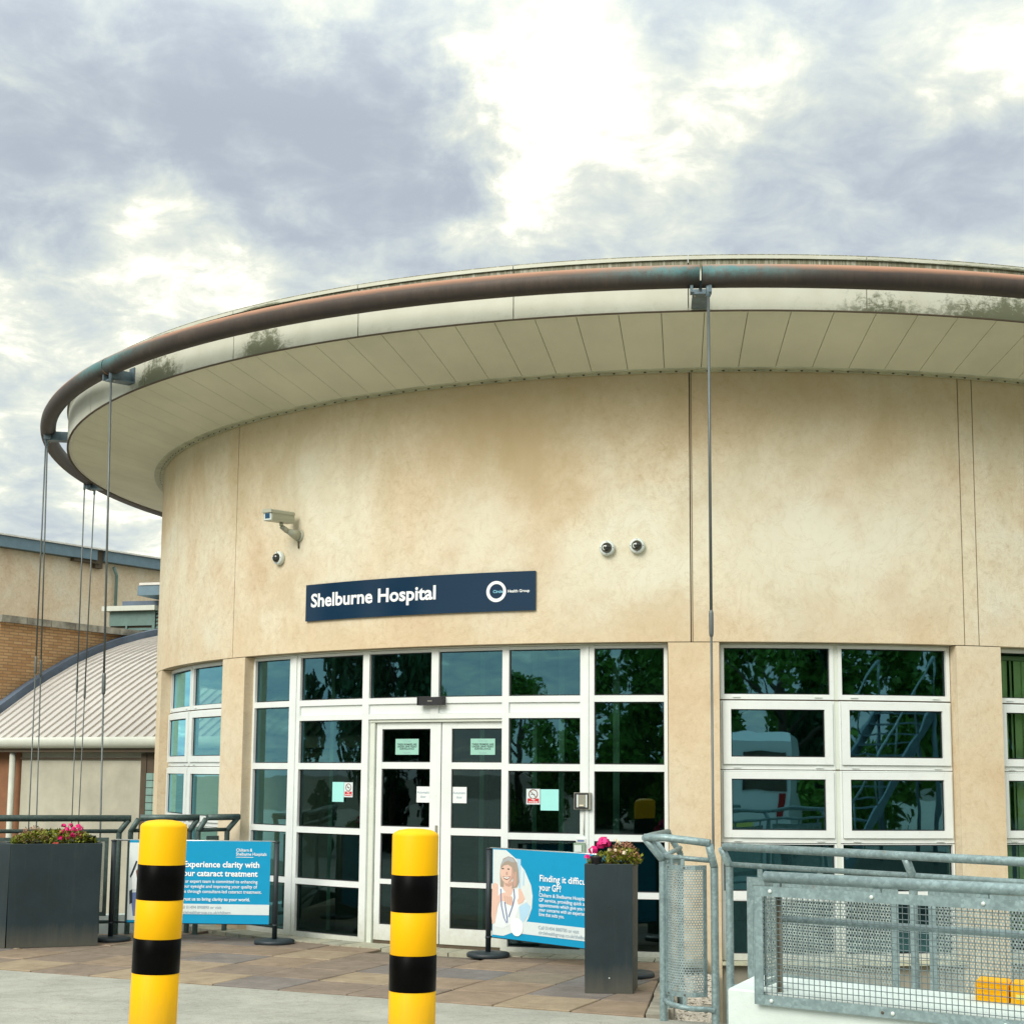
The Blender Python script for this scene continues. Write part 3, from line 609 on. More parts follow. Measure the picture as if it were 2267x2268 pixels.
for i, a in enumerate(seams):
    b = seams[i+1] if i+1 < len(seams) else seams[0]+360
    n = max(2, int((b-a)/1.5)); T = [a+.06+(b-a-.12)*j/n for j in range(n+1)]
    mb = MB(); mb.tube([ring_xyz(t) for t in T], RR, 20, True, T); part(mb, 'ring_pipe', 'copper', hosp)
for t in seams:
    a = R_(t); p = ring_xyz(t); d = Vector((cos(a), sin(a), 0)); s_ = Vector((-sin(a), cos(a), 0)); r, z = ringp(t)
    f = lambda u, v, w: Vector((EL[0]+u*cos(a), EL[1]+u*sin(a), 0)) + s_*v + Vector((0, 0, w))
    mb = MB(); mb.box(8.68, -.06, z-.16, 8.705, .06, z+.02, f)           # wall plate
    mb.box(8.70, -.075, z-.165, r+.02, .075, z-.148, f); mb.box(8.70, -.012, z-.15, r-.02, .012, z-.03, f)
    mb.box(r-.05, -.095, z-.155, r+.045, -.07, z-.085, f); mb.box(r-.05, .07, z-.155, r+.045, .095, z-.085, f)
    br = part(mb, 'ring_bracket', 'bracket', hosp)
    mb = MB(); mb.tube([f(r-.03, -.05, z-.175), f(r-.03, -.05, z-.14)], .012, 8); mb.tube([f(r-.03, .05, z-.175), f(r-.03, .05, z-.14)], .012, 8); part(mb, 'bolt', 'steel', br)
# tie rods: (ring angle, foot shift outwards, foot z)
inv = Matrix.Rotation(-A0, 3, 'Z')
def loc_of(x, y, z): v = inv @ Vector((x-CX, y-CY, 0)); return Vector((v.x, v.y, z))
def tie_rod(t, foot=None, ztb=1.5, ds=0.0, r=.0105):
    top = ring_xyz(t, .02, -.09); a = R_(t); s_ = Vector((-sin(a), cos(a), 0)); top = top + s_*ds
    ft = foot if foot is not None else Vector((top.x, top.y, -.9))
    at = lambda z: top + (ft-top)*((top.z-z)/(top.z-ft.z))
    mb = MB(); mb.tube([top, at(ztb+.10)], r*1.25, 8); mb.tube([at(ztb-.10), ft], r, 8); rod = part(mb, 'tie_rod', 'rod', hosp)
    mb = MB(); mb.lathe([(.001, -.13), (r*1.6, -.11), (r*2.0, -.085), (r*2.0, .085), (r*1.6, .11), (.001, .13)], at(ztb), 10, (top-ft).normalized()); part(mb, 'turnbuckle', 'rod', rod)
    mb = MB(); mb.lathe([(.001, -.12), (r*2.1, -.10), (r*2.1, 0), (.001, .02)], top, 10); part(mb, 'end_fitting', 'bracket', rod)
tie_rod(1.95, None, 2.92)
tie_rod(-43.7, loc_of(-4.33, 16.60, -.9), 2.55)
tie_rod(-72.9, loc_of(-6.36, 20.60, -.9), 3.02, .02, .009)
tie_rod(-73.6, loc_of(-6.20, 20.50, -.9), 2.98, -.13, .009)
tie_rod(-94.9, loc_of(-6.80, 24.2, -.9), 2.95, .05, .009)
tie_rod(-96.4, loc_of(-6.74, 24.3, -.9), 2.86, -.10, .009)

# ------------------------------------------------------------------ windows
def bar(parent, name, t0, t1, z0, z1, r1=RFR, dep=.07, mat='upvc', step=1.5):
    mb = MB(); mb.arc(r1-dep, r1, t0, t1, z0, z1, step); return part(mb, name, mat, parent)
def pane(parent, t0, t1, z0, z1, r=RFR-.035, mat='glass', gas=True):
    ov = .08; mb = MB()
    n = 2; T = [t0-ov+(t1-t0+2*ov)*i/n for i in range(n+1)]
    # flat double glazed sheet between its two edges
    p = lambda t, z, rr: (rr*cos(R_(t)), rr*sin(R_(t)), z)
    a, b = t0-ov, t1+ov
    P = [p(a, z0-.01, r-.006), p(b, z0-.01, r-.006), p(b, z0-.01, r), p(a, z0-.01, r)]
    mb.face([p(a, z0-.01, r), p(b, z0-.01, r), p(b, z1+.01, r), p(a, z1+.01, r)])
    g = part(mb, 'pane', mat, parent)
    if gas:
        w = .010; dt = math.degrees(w/r); mb = MB(); q = r+.004
        mb.arc(r+.001, q, t0, t1, z0, z0+w*.8, 3); mb.arc(r+.001, q, t0, t1, z1-w*.8, z1, 3); mb.arc(r+.001, q, t0, t0+dt, z0+w, z1-w, 3); mb.arc(r+.001, q, t1-dt, t1, z0+w, z1-w, 3)
        part(mb, 'gasket', 'rubber', g)
    return g
def frame(parent, name, t0, t1, z0, z1, wt, wz, r1=RFR, dep=.07, mat='upvc', wzb=None):
    """four bars butt jointed into one frame: wt in degrees, wz in metres"""
    mb = MB(); b = wzb if wzb is not None else wz
    mb.arc(r1-dep, r1, t0, t0+wt, z0, z1); mb.arc(r1-dep, r1, t1-wt, t1, z0, z1)
    mb.arc(r1-dep, r1, t0+wt+.005, t1-wt-.005, z1-wz, z1, 1.5); mb.arc(r1-dep, r1, t0+wt+.005, t1-wt-.005, z0, z0+b, 1.5)
    return part(mb, name, mat, parent)
def window_bay(shift, a, b, mid=10.93, gm='glass'):
    win = MB(); win.arc(RFR-.075, RFR-.012, a, b, 2.872, 2.885); w = part(win, 'window', 'upvc_cream', hosp)
    for (l, r_) in ((a+.08, mid+shift-.22), (mid+shift+.10, b-.08)):
        wt = .30
        frame(w, 'fixed_frame', l, r_, 2.347, 2.870, wt, .030, mat='upvc', wzb=.048)
        pane(w, l+wt, r_-wt, 2.395, 2.840, mat=gm)
        for z0, z1 in ((1.680, 2.333), (.990, 1.672)):
            frame(w, 'opening_surround', l, r_, z0, z1, .16, .010, wzb=.045)
            c = frame(w, 'casement', l+.18, r_-.18, z0+.048, z1-.012, .60, .070, r1=RFR+.022, dep=.06)
            pane(w, l+.78, r_-.78, z0+.048+.072, z1-.084, r=RFR-.005, mat=gm)
            for tt in (l+1.2, r_-1.2):
                d = MB(); d.arc(RFR+.001, RFR+.012, tt-.28, tt+.28, z0+.014, z0+.024); part(d, 'drain_cap', 'upvc', w)
        for tt in (l+1.2, r_-1.2):
            d = MB(); d.arc(RFR+.001, RFR+.012, tt-.28, tt+.28, 2.365, 2.375); part(d, 'drain_cap', 'upvc', w)
        frame(w, 'fixed_frame', l, r_, .455, .982, .16, .006, wzb=.083)
        pane(w, l+.18, r_-.18, .540, .974, mat=gm)
        frame(w, 'fixed_frame', l, r_, -.100, .452, .30, .004, wzb=.060)
        pane(w, l+.30, r_-.30, -.036, .446, mat=gm)
    mb = MB(); mb.arc(RFR-.06, RFR-.008, mid+shift-.215, mid+shift+.095, -.1, 2.87); part(mb, 'mullion', 'upvc_cream', w)
    for z in (2.3355, 1.6735): 
        mb = MB(); mb.arc(RFR-.03, RFR-.004, a+.05, b-.05, z, z+.010); part(mb, 'joint_line', 'groove', w)
    return w
window_bay(0, 2.12, 19.98)
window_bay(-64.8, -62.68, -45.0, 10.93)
window_bay(21.6, 23.72, 41.55, gm='glass_clear')
window_bay(43.2, 45.3, 63.1)
window_bay(-86.4, -84.2, -66.5)

# glazed entrance screen
scr = MB(); scr.arc(RFR-.10, RFR-.008, -41.35, -1.68, 2.872, 2.886, 1.5); scr = part(scr, 'entrance_screen', 'upvc_cream', hosp)
V = [(-41.35, -40.82), (-35.88, -34.52), (-27.38, -26.72), (-20.72, -20.06), (-14.57, -14.02), (-8.33, -7.25), (-1.97, -1.70)]
for i, (a, b) in enumerate(V):
    z0 = 2.165 if i == 3 else -.10
    bar(scr, 'mullion', a, b, z0, 2.870, r1=RFR, dep=.09)
    if i in (1, 5):
        bar(scr, 'cover_strip', a+.42, b-.42, z0, 2.868, r1=RFR+.012, dep=.01, mat='upvc')
H = [(2.840, 2.868), (2.382, 2.318), (1.716, 1.650), (1.048, .985), (.508, .448), (-.043, -.100)]
def tr(c, z1, z0, **k): return bar(scr, 'transom', V[c][1]+.004, V[c+1][0]-.004, min(z0, z1), max(z0, z1), **k)
for c in range(6):
    tr(c, 2.868, 2.840, r1=RFR-.004)
    tr(c, 2.382, 2.320)
    pane(scr, V[c][1], V[c+1][0], 2.386, 2.837, mat='glass')
    if c in (1, 2, 3, 4):
        bar(scr, 'infill_panel', V[c][1]+.01, V[c+1][0]-.01, 2.219, 2.318, r1=RFR-.022, dep=.02)
        tr(c, 2.217, 2.165)
    if c in (0, 5): zs = [2.316, 1.716, 1.650, 1.048, .985, .508, .448, -.043, -.100]
    elif c in (1, 4): zs = [2.163, 1.716, 1.650, 1.048, .985, .508, .448, -.043, -.100]
    else: continue
    tp = zs[0]
    for i in range(1, len(zs), 2):
        pane(scr, V[c][1], V[c+1][0], zs[i]+.002, tp-.002, mat='glass' if (c in (0,) or i < 3) else 'glass_lobby')
        tr(c, zs[i], zs[i+1]); tp = zs[i+1]
# door pocket: jamb, head and the two automatic leaves on the inner track
bar(scr, 'door_head', V[2][1]+.01, V[4][0]-.01, 2.135, 2.163, r1=RFR-.02, dep=.08, mat='upvc_cream')
bar(scr, 'jamb', -26.71, -26.24, -.10, 2.133, r1=RFR-.03, dep=.10, mat='upvc_cream')
RD = RFR-.055
def leaf(t0, t1, g0, g1):
    mb = MB(); mb.arc(RD-.045, RD, t0, g0, -.060, 2.130, 1.5); mb.arc(RD-.045, RD, g1, t1, -.060, 2.130, 1.5)
    zr = [2.130, 2.066, 1.728, 1.662, 1.078, 1.008, .549, .500, .096, -.060]
    for i in range(0, len(zr), 2): mb.arc(RD-.045, RD-.001, g0+.003, g1-.003, zr[i+1], zr[i], 1.5)
    d = part(mb, 'sliding_door', 'upvc', hosp)
    for i in range(1, len(zr)-1, 2): pane(d, g0, g1, zr[i+1]+.002, zr[i]-.002, r=RD-.02, mat='glass_lobby')
    return d
d1 = leaf(-26.16, -20.02, -25.62, -20.98); d2 = leaf(-19.92, -14.1, -19.05, -14.62)
mb = MB(); mb.arc(RD-.005, RD+.006, -20.42, -20.20, 1.02, 1.10); part(mb, 'lock', 'steel', d1)
mb = MB(); mb.arc(RD-.06, RD-.01, V[2][1], V[4][0], -.098, -.062, 1.5); part(mb, 'threshold', 'groove', hosp)

# --- world placement helpers on the drum (world coordinates)
def wp(t, z, r=RW):
    a = A0 + R_(t); return Vector((CX + r*cos(a), CY + r*sin(a), z))
def on_wall(t, z, out=0.0, r=RW): return wp(t, z, r + out)

# sign
sgn = thing('hospital_sign', 'navy curved sign with white hospital name fixed on the wall above the doors', 'sign', tuple(wp(-22.2, 3.21)))
mb = MB()
def arcw(mb, r0, r1, t0, t1, z0, z1, step=1.5):
    k = MB(); k.arc(r0, r1, t0, t1, z0, z1, step); rot = Matrix.Rotation(A0, 3, 'Z'); b = len(mb.v)
    mb.v += [tuple((rot @ Vector(v)) + Vector(CEN)) for v in k.v]; mb.f += [[b+i for i in f] for f in k.f]; mb.uv += k.uv; mb.sm += k.sm
arcw(mb, RW+.004, RW+.028, -32.83, -11.55, 3.212, 3.602); part(mb, 'sign_board', 'navy', sgn)
def signfn(u, v): return wp(-32.83 + math.degrees(u/(RW+.03)), 3.212 + v, RW+.0305)
mb = MB(); add_text(mb, 'Shelburne Hospital', .196, signfn, .081, .150, bold=.026, fit=1.628); part(mb, 'sign_lettering', 'white_print', sgn)
mb = MB(); cu, cvv = 2.380, .197
rows = []
for k in range(49):
    a = 2*pi*k/48; wi = .075 + .008*cos(a-.9)
    ro_, ri_ = .105, .105 - .026 - .012*(.5-.5*cos(a-.3))
    rows.append([signfn(cu + ro_*cos(a), cvv + ro_*sin(a)), signfn(cu - .004 + ri_*cos(a), cvv + ri_*sin(a))])
mb.quadgrid(rows); part(mb, 'logo_ring', 'white_print', sgn)
mb = MB(); add_text(mb, 'Circle', .040, signfn, 2.346, .183, bold=.016, fit=.104); part(mb, 'logo_lettering', 'cyan_txt', sgn)
mb = MB(); add_text(mb, 'Health Group', .040, signfn, 2.500, .183, bold=.020, fit=.228); part(mb, 'logo_lettering', 'white_print', sgn)

# cameras
def dome(t, z, label, tilt=0.0, group='dome cameras on the render'):
    n = Vector((cos(A0+R_(t)), sin(A0+R_(t)), 0)); c = wp(t, z, RW)
    th = thing('dome_camera', label, 'security camera', tuple(c), group=group)
    mb = MB(); mb.lathe([(.001, .002), (.070, .002), (.075, .012), (.075, .045), (.068, .058), (.052, .060)], c, 28, n); b_ = part(mb, 'housing', 'camwhite', th)
    mb = MB(); mb.lathe([(.052, .058)] + [(.050*cos(x), .060+.046*sin(x)) for x in [i*pi/16 for i in range(9)]], c, 24, n); part(mb, 'dome', 'lens', th)
    side = Vector((-n.y, n.x, 0))
    mb = MB()
    for k in range(4):
        a = k*pi/2; p = c + n*.059 + side*(.063*cos(a)) + Vector((0, 0, .063*sin(a))); mb.lathe([(.001, .003), (.004, .003), (.004, 0)], p, 6, n)
    part(mb, 'screw', 'groove', b_)
    mb = MB(); p = c + n*.085 + side*(-.012+tilt) + Vector((0, 0, -.004)); mb.lathe([(.022, 0), (.024, .014), (.017, .016), (.013, .013)], p, 16, (n + side*tilt*8 + Vector((0, 0, -.15)))); part(mb, 'lens', 'camwhite', th)
dome(-36.34, 3.935, 'dome camera mounted below the long bullet camera')
dome(-6.07, 3.804, 'dome camera left of the pair on the wall right of the sign')
dome(-3.84, 3.819, 'dome camera right of the pair, nearest the vertical wall joint')
bc = thing('bullet_camera', 'long beige box camera on a bracket above the dome camera', 'security camera', tuple(wp(-34.2, 4.16)))
n = Vector((cos(A0+R_(-34.2)), sin(A0+R_(-34.2)), 0)); side = Vector((-n.y, n.x, 0)); c0 = wp(-34.2, 4.22, RW)
ax = (n*.50 - side*.86 + Vector((0, 0, .02))).normalized(); ax = Vector((-.52, -.85, -.05)).normalized(); sd = ax.cross(Vector((0, 0, 1))).normalized(); upv = sd.cross(ax)
ctr = c0 + n*.26 + Vector((0, 0, .11)); fb = lambda u, v, w: ctr + (ax*u + sd*v + upv*w)*1.0
mb = MB(); mb.prism([(-.055, -.058), (.055, -.058), (.062, -.02), (.058, .05), (.046, .058), (-.046, .058), (-.058, .05), (-.062, -.02)], -.17, .20, lambda u, v, w: fb(w, u, v)); part(mb, 'camera_body', 'camgrey', bc)
mb = MB(); mb.prism([(-.066, .028), (.066, .028), (.060, .056), (.048, .066), (-.048, .066), (-.060, .056)], -.175, .222, lambda u, v, w: fb(w, u, v)); part(mb, 'sun_shield', 'camgrey', bc)
mb = MB(); mb.box(.2005, -.048, -.050, .207, .048, .026, fb); part(mb, 'front_bezel', 'camwhite', bc)
mb = MB(); mb.box(.2075, -.032, -.034, .210, .032, .020, fb); part(mb, 'window', 'lensblue', bc)
mb = MB(); arm0 = ctr + ax*-.02 - upv*.06; wallp = wp(-34.0, 4.155, RW)
mb.tube([arm0, arm0 - upv*.035], .022, 10); mb.tube([arm0 - upv*.04, arm0 - upv*.045 + (wallp-arm0)*.3], [.026, .030], 10); mb.tube([arm0 - upv*.045 + (wallp-arm0)*.3, wallp + n*.03], [.026, .062], 10); mb.lathe([(.001, .03), (.062, .03), (.068, .002)], wallp, 16, n); part(mb, 'bracket', 'camgrey', bc)
mb = MB(); mb.tube([wallp + n*.02 + Vector((0, 0, -.05)), wallp + n*.012 + Vector((0, 0, -.14))], .008, 6); part(mb, 'cable', 'groove', bc)

# small fittings and notices on the entrance
def box_on(name, label, cat, t0, t1, z0, z1, r0, r1, mat, group=None):
    th = thing(name, label, cat, tuple(wp((t0+t1)/2, z0, r0)), group=group); mb = MB(); arcw(mb, r0, r1, t0, t1, z0, z1, .6); return th, part(mb, 'case', mat, th)
th, _ = box_on('door_sensor', 'black motion sensor box over the meeting of the sliding doors', 'sensor', -21.55, -19.45, 2.300, 2.380, RFR+.002, RFR+.075, 'rubber')
mb = MB(); arcw(mb, RFR+.0752, RFR+.077, -20.7, -20.3, 2.335, 2.345); part(mb, 'indicator', 'steel', th)
mb = MB(); arcw(mb, RFR+.003, RFR+.085, -21.62, -21.56, 2.298, 2.384); arcw(mb, RFR+.003, RFR+.085, -19.44, -19.38, 2.298, 2.384); part(mb, 'end_cap', 'rubber', th)
th, _ = box_on('entry_phone', 'dark framed steel intercom panel on the mullion right of the doors', 'intercom', -8.72, -7.45, 1.285, 1.445, RFR+.002, RFR+.045, 'steel')
mb = MB(); arcw(mb, RFR+.046, RFR+.050, -8.68, -7.60, 1.290, 1.440); part(mb, 'face_frame', 'rubber', th)
mb = MB(); arcw(mb, RFR+.051, RFR+.054, -8.50, -8.38, 1.305, 1.425); arcw(mb, RFR+.051, RFR+.054, -7.82, -7.70, 1.305, 1.425); part(mb, 'trim_bar', 'camwhite', th)
mb = MB(); arcw(mb, RFR+.051, RFR+.053, -8.36, -7.84, 1.310, 1.424); part(mb, 'speaker_plate', 'steel', th)
mb = MB(); arcw(mb, RFR+.054, RFR+.056, -8.28, -7.98, 1.318, 1.330); part(mb, 'button', 'cream', th)
mb = MB(); mb.tube([wp(-8.02, 1.284, RFR+.01), wp(-8.02, 1.04, RFR+.01)], .006, 6); part(mb, 'conduit', 'upvc', th)
th, _ = box_on('push_button', 'grey green square door push button low on the mullion', 'switch', -8.75, -7.88, .865, .965, RFR+.002, RFR+.045, 'greenbox')
mb = MB(); arcw(mb, RFR+.0455, RFR+.056, -8.66, -8.12, .882, .945); part(mb, 'button', 'camwhite', th)
mb = MB(); arcw(mb, RFR+.002, RFR+.02, -8.60, -7.85, .968, 1.005); part(mb, 'label_plate', 'upvc', th)
mb = MB(); arcw(mb, RFR+.0205, RFR+.022, -8.50, -7.98, .978, .994); part(mb, 'card_slot', 'jeans', th)

def sheet_thing(name, label, t0, t1, z0, z1, r, mat, group=None):
    th = thing(name, label, 'notice', tuple(wp((t0+t1)/2, z0, r)), group=group); mb = MB(); arcw(mb, r+.001, r+.003, t0, t1, z0, z1, 2); part(mb, 'sheet', mat, th)
    w = R_(t1-t0)*r
    return th, w, (lambda u, v, o=.0036: wp(t0 + math.degrees(u/r), z0 + v, r + o))
RG_ = RD-.02
for (t0, t1, lb) in ((-24.37, -22.15, 'pale green surveillance notice in the left door leaf'), (-17.45, -15.35, 'pale green surveillance notice in the right door leaf')):
    th, w, fn = sheet_thing('surveillance_notice', lb, t0, t1, 1.805, 1.965, RG_, 'paper_g', 'surveillance notices in the doors')
    mb = MB(); add_text(mb, 'THESE PREMISES ARE\nUNDER 24HR VIDEO\nSURVEILLANCE', .026, fn, w/2, .095, 'CENTER', .02, line=.85); part(mb, 'lettering', 'dark_print', th)
    mb = MB(); add_text(mb, 'CCTV Ltd', .022, fn, w/2, .128, 'CENTER', .0); add_text(mb, 'TEL 01494', .018, fn, w/2, .012, 'CENTER'); part(mb, 'lettering', 'grey_print', th)
for (t0, t1, lb) in ((-22.27, -21.03, 'white automatic door notice on the left leaf beside its stile'), (-19.03, -17.75, 'white automatic door notice on the right leaf beside its stile')):
    th, w, fn = sheet_thing('automatic_door_notice', lb, t0, t1, 1.325, 1.485, RG_, 'paper_w', 'automatic door notices')
    mb = MB(); add_text(mb, 'Automatic\ndoor', .036, fn, w/2, .090, 'CENTER', .012, sx=.92, line=1.2); part(mb, 'lettering', 'grey_print', th)
def smoking(t0, t1, z0, z1, lb):
    th, w, fn = sheet_thing('no_smoking_sign', lb, t0, t1, z0, z1, RFR-.035, 'strip_print', 'no smoking signs'); h = z1-z0
    mb = MB(); c = (w/2, h*.66); rr = w*.34
    rows = [[fn(c[0]+q*cos(a), c[1]+q*sin(a)) for q in (rr*.80, rr)] for a in [2*pi*k/28 for k in range(29)]]; mb.quadgrid(rows)
    s2 = .7071; d_ = .055*rr; mb.face([fn(c[0]+rr*s2*.85*x+ d_*y, c[1]-rr*s2*.85*x + d_*y) for x, y in ((-1, -1), (1, -1), (1, 1), (-1, 1))]); part(mb, 'prohibition_ring', 'brown_print', th)
    mb = MB(); mb.face([fn(c[0]-rr*.5, c[1]-rr*.10, .0034), fn(c[0]+rr*.35, c[1]-rr*.10, .0034), fn(c[0]+rr*.35, c[1]+rr*.04, .0034), fn(c[0]-rr*.5, c[1]+rr*.04, .0034)]); part(mb, 'cigarette', 'dark_print', th)
    mb = MB(); mb.face([fn(w*.08, h*.08), fn(w*.92, h*.08), fn(w*.92, h*.38), fn(w*.08, h*.38)]); part(mb, 'caption_panel', 'red_print', th)
    mb = MB(); add_text(mb, 'No\nsmoking', w*.20, lambda u, v: fn(u, v, .0042), w/2, h*.26, 'CENTER', .01, line=.8); part(mb, 'lettering', 'white_print', th)
smoking(-29.35, -28.42, 1.365, 1.518, 'red and white no smoking sign in the pane left of the doors')
th, w, fn = sheet_thing('blank_paper', 'plain pale cyan paper beside the left no smoking sign', -30.65, -29.38, 1.315, 1.520, RFR-.035, 'paper')
smoking(-12.62, -11.52, 1.325, 1.475, 'red and white no smoking sign in the pane right of the doors')
th, w, fn = sheet_thing('blank_paper', 'plain pale cyan paper beside the right no smoking sign', -11.48, -10.05, 1.268, 1.472, RFR-.035, 'paper')

# vertical blinds behind the right hand window
def blind(t0, t1, label, gap=()):
    th = thing('vertical_blind', label, 'blind', tuple(wp((t0+t1)/2, 2.75, RW-.30)), group='vertical blinds behind the right window')
    mb = MB(); arcw(mb, RW-.33, RW-.27, t0, t1, 2.78, 2.82); part(mb, 'headrail', 'upvc', th)
    k = 0; t = t0+.3; rnd = random.Random(3)
    while t < t1:
        w = .10; a = A0 + R_(t); c = wp(t, 0, RW-.30); tw = a + pi/2 + (.15 if k % 3 else .9) + rnd.uniform(-.15, .15); d = Vector((cos(tw), sin(tw), 0))*w/2; sw = Vector((cos(a+pi/2), sin(a+pi/2), 0))*rnd.uniform(-.02, .02)
        mb = MB(); P = [c-d+Vector((0,0,2.775)), c+d+Vector((0,0,2.775)), c+d+sw+Vector((0,0,.05)), c-d+sw+Vector((0,0,.05))]; nn = Vector((-d.y, d.x, 0)).normalized()*.002
        mb.hexa([P[3]-nn, P[2]-nn, P[2]+nn, P[3]+nn, P[0]-nn, P[1]-nn, P[1]+nn, P[0]+nn]); part(mb, 'slat', 'blind', th); t += .68; k += 1
blind(23.9, 32.3, 'pale green vertical blind in the window at the right edge, nearer unit')
blind(32.7, 41.3, 'pale green vertical blind in the window at the right edge, farther unit')

# ------------------------------------------------------------------ ground, terrace, paving
mb = MB(); mb.face([(-900, -900, -1.42), (900, -900, -1.42), (900, 900, -1.42), (-900, 900, -1.42)]); structure(mb, 'ground', 'ground')
e1 = Vector((.9152, -.4030)); e2 = Vector((.4030, .9152)); OP = Vector((-.43, 11.893))
def L1(t): return OP + e1*t
def extr(mb, poly, z0, z1): mb.prism([tuple(p) for p in poly], z0, z1, lambda u, v, w: (u, v, w))
a_, b_ = L1(-60), L1(2.18)
poly = [(-60, -70), (60, -70), (60, -25), (9.0, .3), (2.92, 8.50), (1.62, 10.62), (b_.x, b_.y), (a_.x, a_.y)]
mb = MB(); extr(mb, poly, -1.5, -.098); structure(mb, 'driveway', 'asphalt')
q0, q1 = L1(-9.0), L1(1.50)
base = [(q0.x, q0.y), (q1.x, q1.y), (1.30, 13.66), (1.38, 14.95), (-2.4, 16.6), (-2.9, 17.25), (-6.5, 15.78), (-9.5, 14.9)]
def off2(p): return p
base2 = [tuple(L1(-9.0) + e2*.003), tuple(L1(1.495) + e2*.003)] + base[2:]
mb = MB(); extr(mb, base2, -1.5, -.118); structure(mb, 'terrace_base', 'grout')
def clip(poly, px, py, nx, ny):
    out = []
    for i in range(len(poly)):
        a, b = poly[i], poly[(i+1) % len(poly)]; da = (a[0]-px)*nx+(a[1]-py)*ny; db = (b[0]-px)*nx+(b[1]-py)*ny
        if da >= 0: out.append(a)
        if (da >= 0) != (db >= 0):
            t = da/(da-db); out.append((a[0]+(b[0]-a[0])*t, a[1]+(b[1]-a[1])*t))
    return out
terr = MB(); terr.face([(0,0,-1),(0,0,-1),(0,0,-1)]) if False else None
pav = link('paving', None); pav['kind'] = 'structure'; BASE[pav] = (0, 0, 0)
PT = .622; rnd = random.Random(11)
for i in range(-14, 4):
    for j in range(0, 10):
        g = .006; x0, x1 = .33+PT*i+g, .33+PT*(i+1)-g; y0, y1 = .012+PT*j+g, .012+PT*(j+1)-g
        P = [OP + e1*a + e2*b for a, b in ((x0, y0), (x1, y0), (x1, y1), (x0, y1))]; P = [(p.x, p.y) for p in P]
        P = clip(P, .962, 11.27, -.99, .145); P = clip(P, -6.5, 15.70, .375, -.927) if P else P
        if len(P) < 3: continue
        cx = sum(p[0] for p in P)/len(P); cy = sum(p[1] for p in P)/len(P)
        ar = abs(sum(P[k][0]*P[(k+1)%len(P)][1]-P[(k+1)%len(P)][0]*P[k][1] for k in range(len(P))))/2
        if ar < .01 or hypot(cx-CX, cy-CY) < RW+.30 or cx < -9.2: continue
        zt = -.090 + rnd.uniform(-.003, .003); mb = MB(); b = .007
        Pin = [(cx+(p[0]-cx)*(1-b/.31), cy+(p[1]-cy)*(1-b/.31)) for p in P]
        n = len(P); mb.v = [(p[0], p[1], -.13) for p in P] + [(p[0], p[1], zt-.006) for p in P] + [(p[0], p[1], zt) for p in Pin]
        tl = (rnd.uniform(-.004, .004), rnd.uniform(-.004, .004)); mb.v = [(x, y, z + ((x-cx)*tl[0]+(y-cy)*tl[1] if z > -.12 else 0)) for x, y, z in mb.v]
        for r_ in (0, 1):
            for k in range(n): mb.f.append([r_*n+k, r_*n+(k+1)%n, (r_+1)*n+(k+1)%n, (r_+1)*n+k])
        mb.f.append([2*n+k for k in range(n)]); mb.uv = [None]*len(mb.f); mb.sm = [False]*len(mb.f)
        o = link('paving_slab', mb.mesh('paving_slab', M['slab'], (cx, cy, 0)), pav); o.location = (cx, cy, 0)
for k in range(26):
    t0 = -47 + 1.85*k; mb = MB(); arcw(mb, RW-.06 if t0 > -42 and t0 < -2 else RW+.01, RW+.27, t0+.05, t0+1.80, -.13, -.0805 + rnd.uniform(-.002, .002), 2)
    c = wp(t0+.9, 0, RW+.13); o = link('paver', mb.mesh('paver', M['paver'], tuple(c)), pav); o.location = c
# raised edging blocks along the right side of the paving
for k in range(7):
    s0 = k*.36; d = Vector((.145, .99)); n_ = Vector((.99, -.145)); p = Vector((.985, 11.36)) + d*s0
    mb = MB(); f = lambda u, v, w: (p.x + n_.x*u + d.x*v, p.y + n_.y*u + d.y*v, w)
    o_ = .05 + .03*(k % 2); mb.box(0, 0, -.30, .10+o_, .345, -.085-.012*(k % 3), f)
    part(mb, 'edging_block', 'cap', pav)

# stony bed beside the paving and the sunken area to its right
mb = MB(); extr(mb, [(1.02, 11.30), (1.50, 11.10), (1.62, 12.2), (1.95, 14.6), (1.45, 14.8), (1.33, 13.6)], -1.45, -.20); structure(mb, 'verge', 'concrete')
mb = MB(); rnd = random.Random(5)
for k in range(900):
    v = rnd.random(); y = 11.22 + v*3.2; x0 = 1.10 + .145*(y-11.3); x1 = 1.47 + (y-11.2)*.13; x = x0 + (x1-x0)*rnd.random(); r = rnd.uniform(.008, .028)
    if hypot(x-CX, y-CY) < RW: continue
    o = Vector((x, y, -.20 + r*.3)); T = [rnd.uniform(.7, 1.2) for _ in range(6)]
    P = [o+Vector((r*T[0], 0, 0)), o+Vector((0, r*T[1], 0)), o-Vector((r*T[2], 0, 0)), o-Vector((0, r*T[3], 0)), o+Vector((0, 0, r*.7*T[4])), o-Vector((0, 0, r*.5))]
    b = len(mb.v); mb.v += [tuple(q) for q in P]
    for i in range(4): mb.f += [[b+i, b+(i+1)%4, b+4], [b+(i+1)%4, b+i, b+5]]
    mb.uv += [None]*8; mb.sm += [False]*8
solo(mb, 'gravel', 'stone', 'pale loose stones between the paving edge and the galvanised railing post', 'gravel', kind='stuff')
mb = MB(); extr(mb, [(1.66, 9.5), (12, 2), (16, 22), (1.9, 15.2)], -1.45, -1.25); structure(mb, 'lower_area', 'concrete')

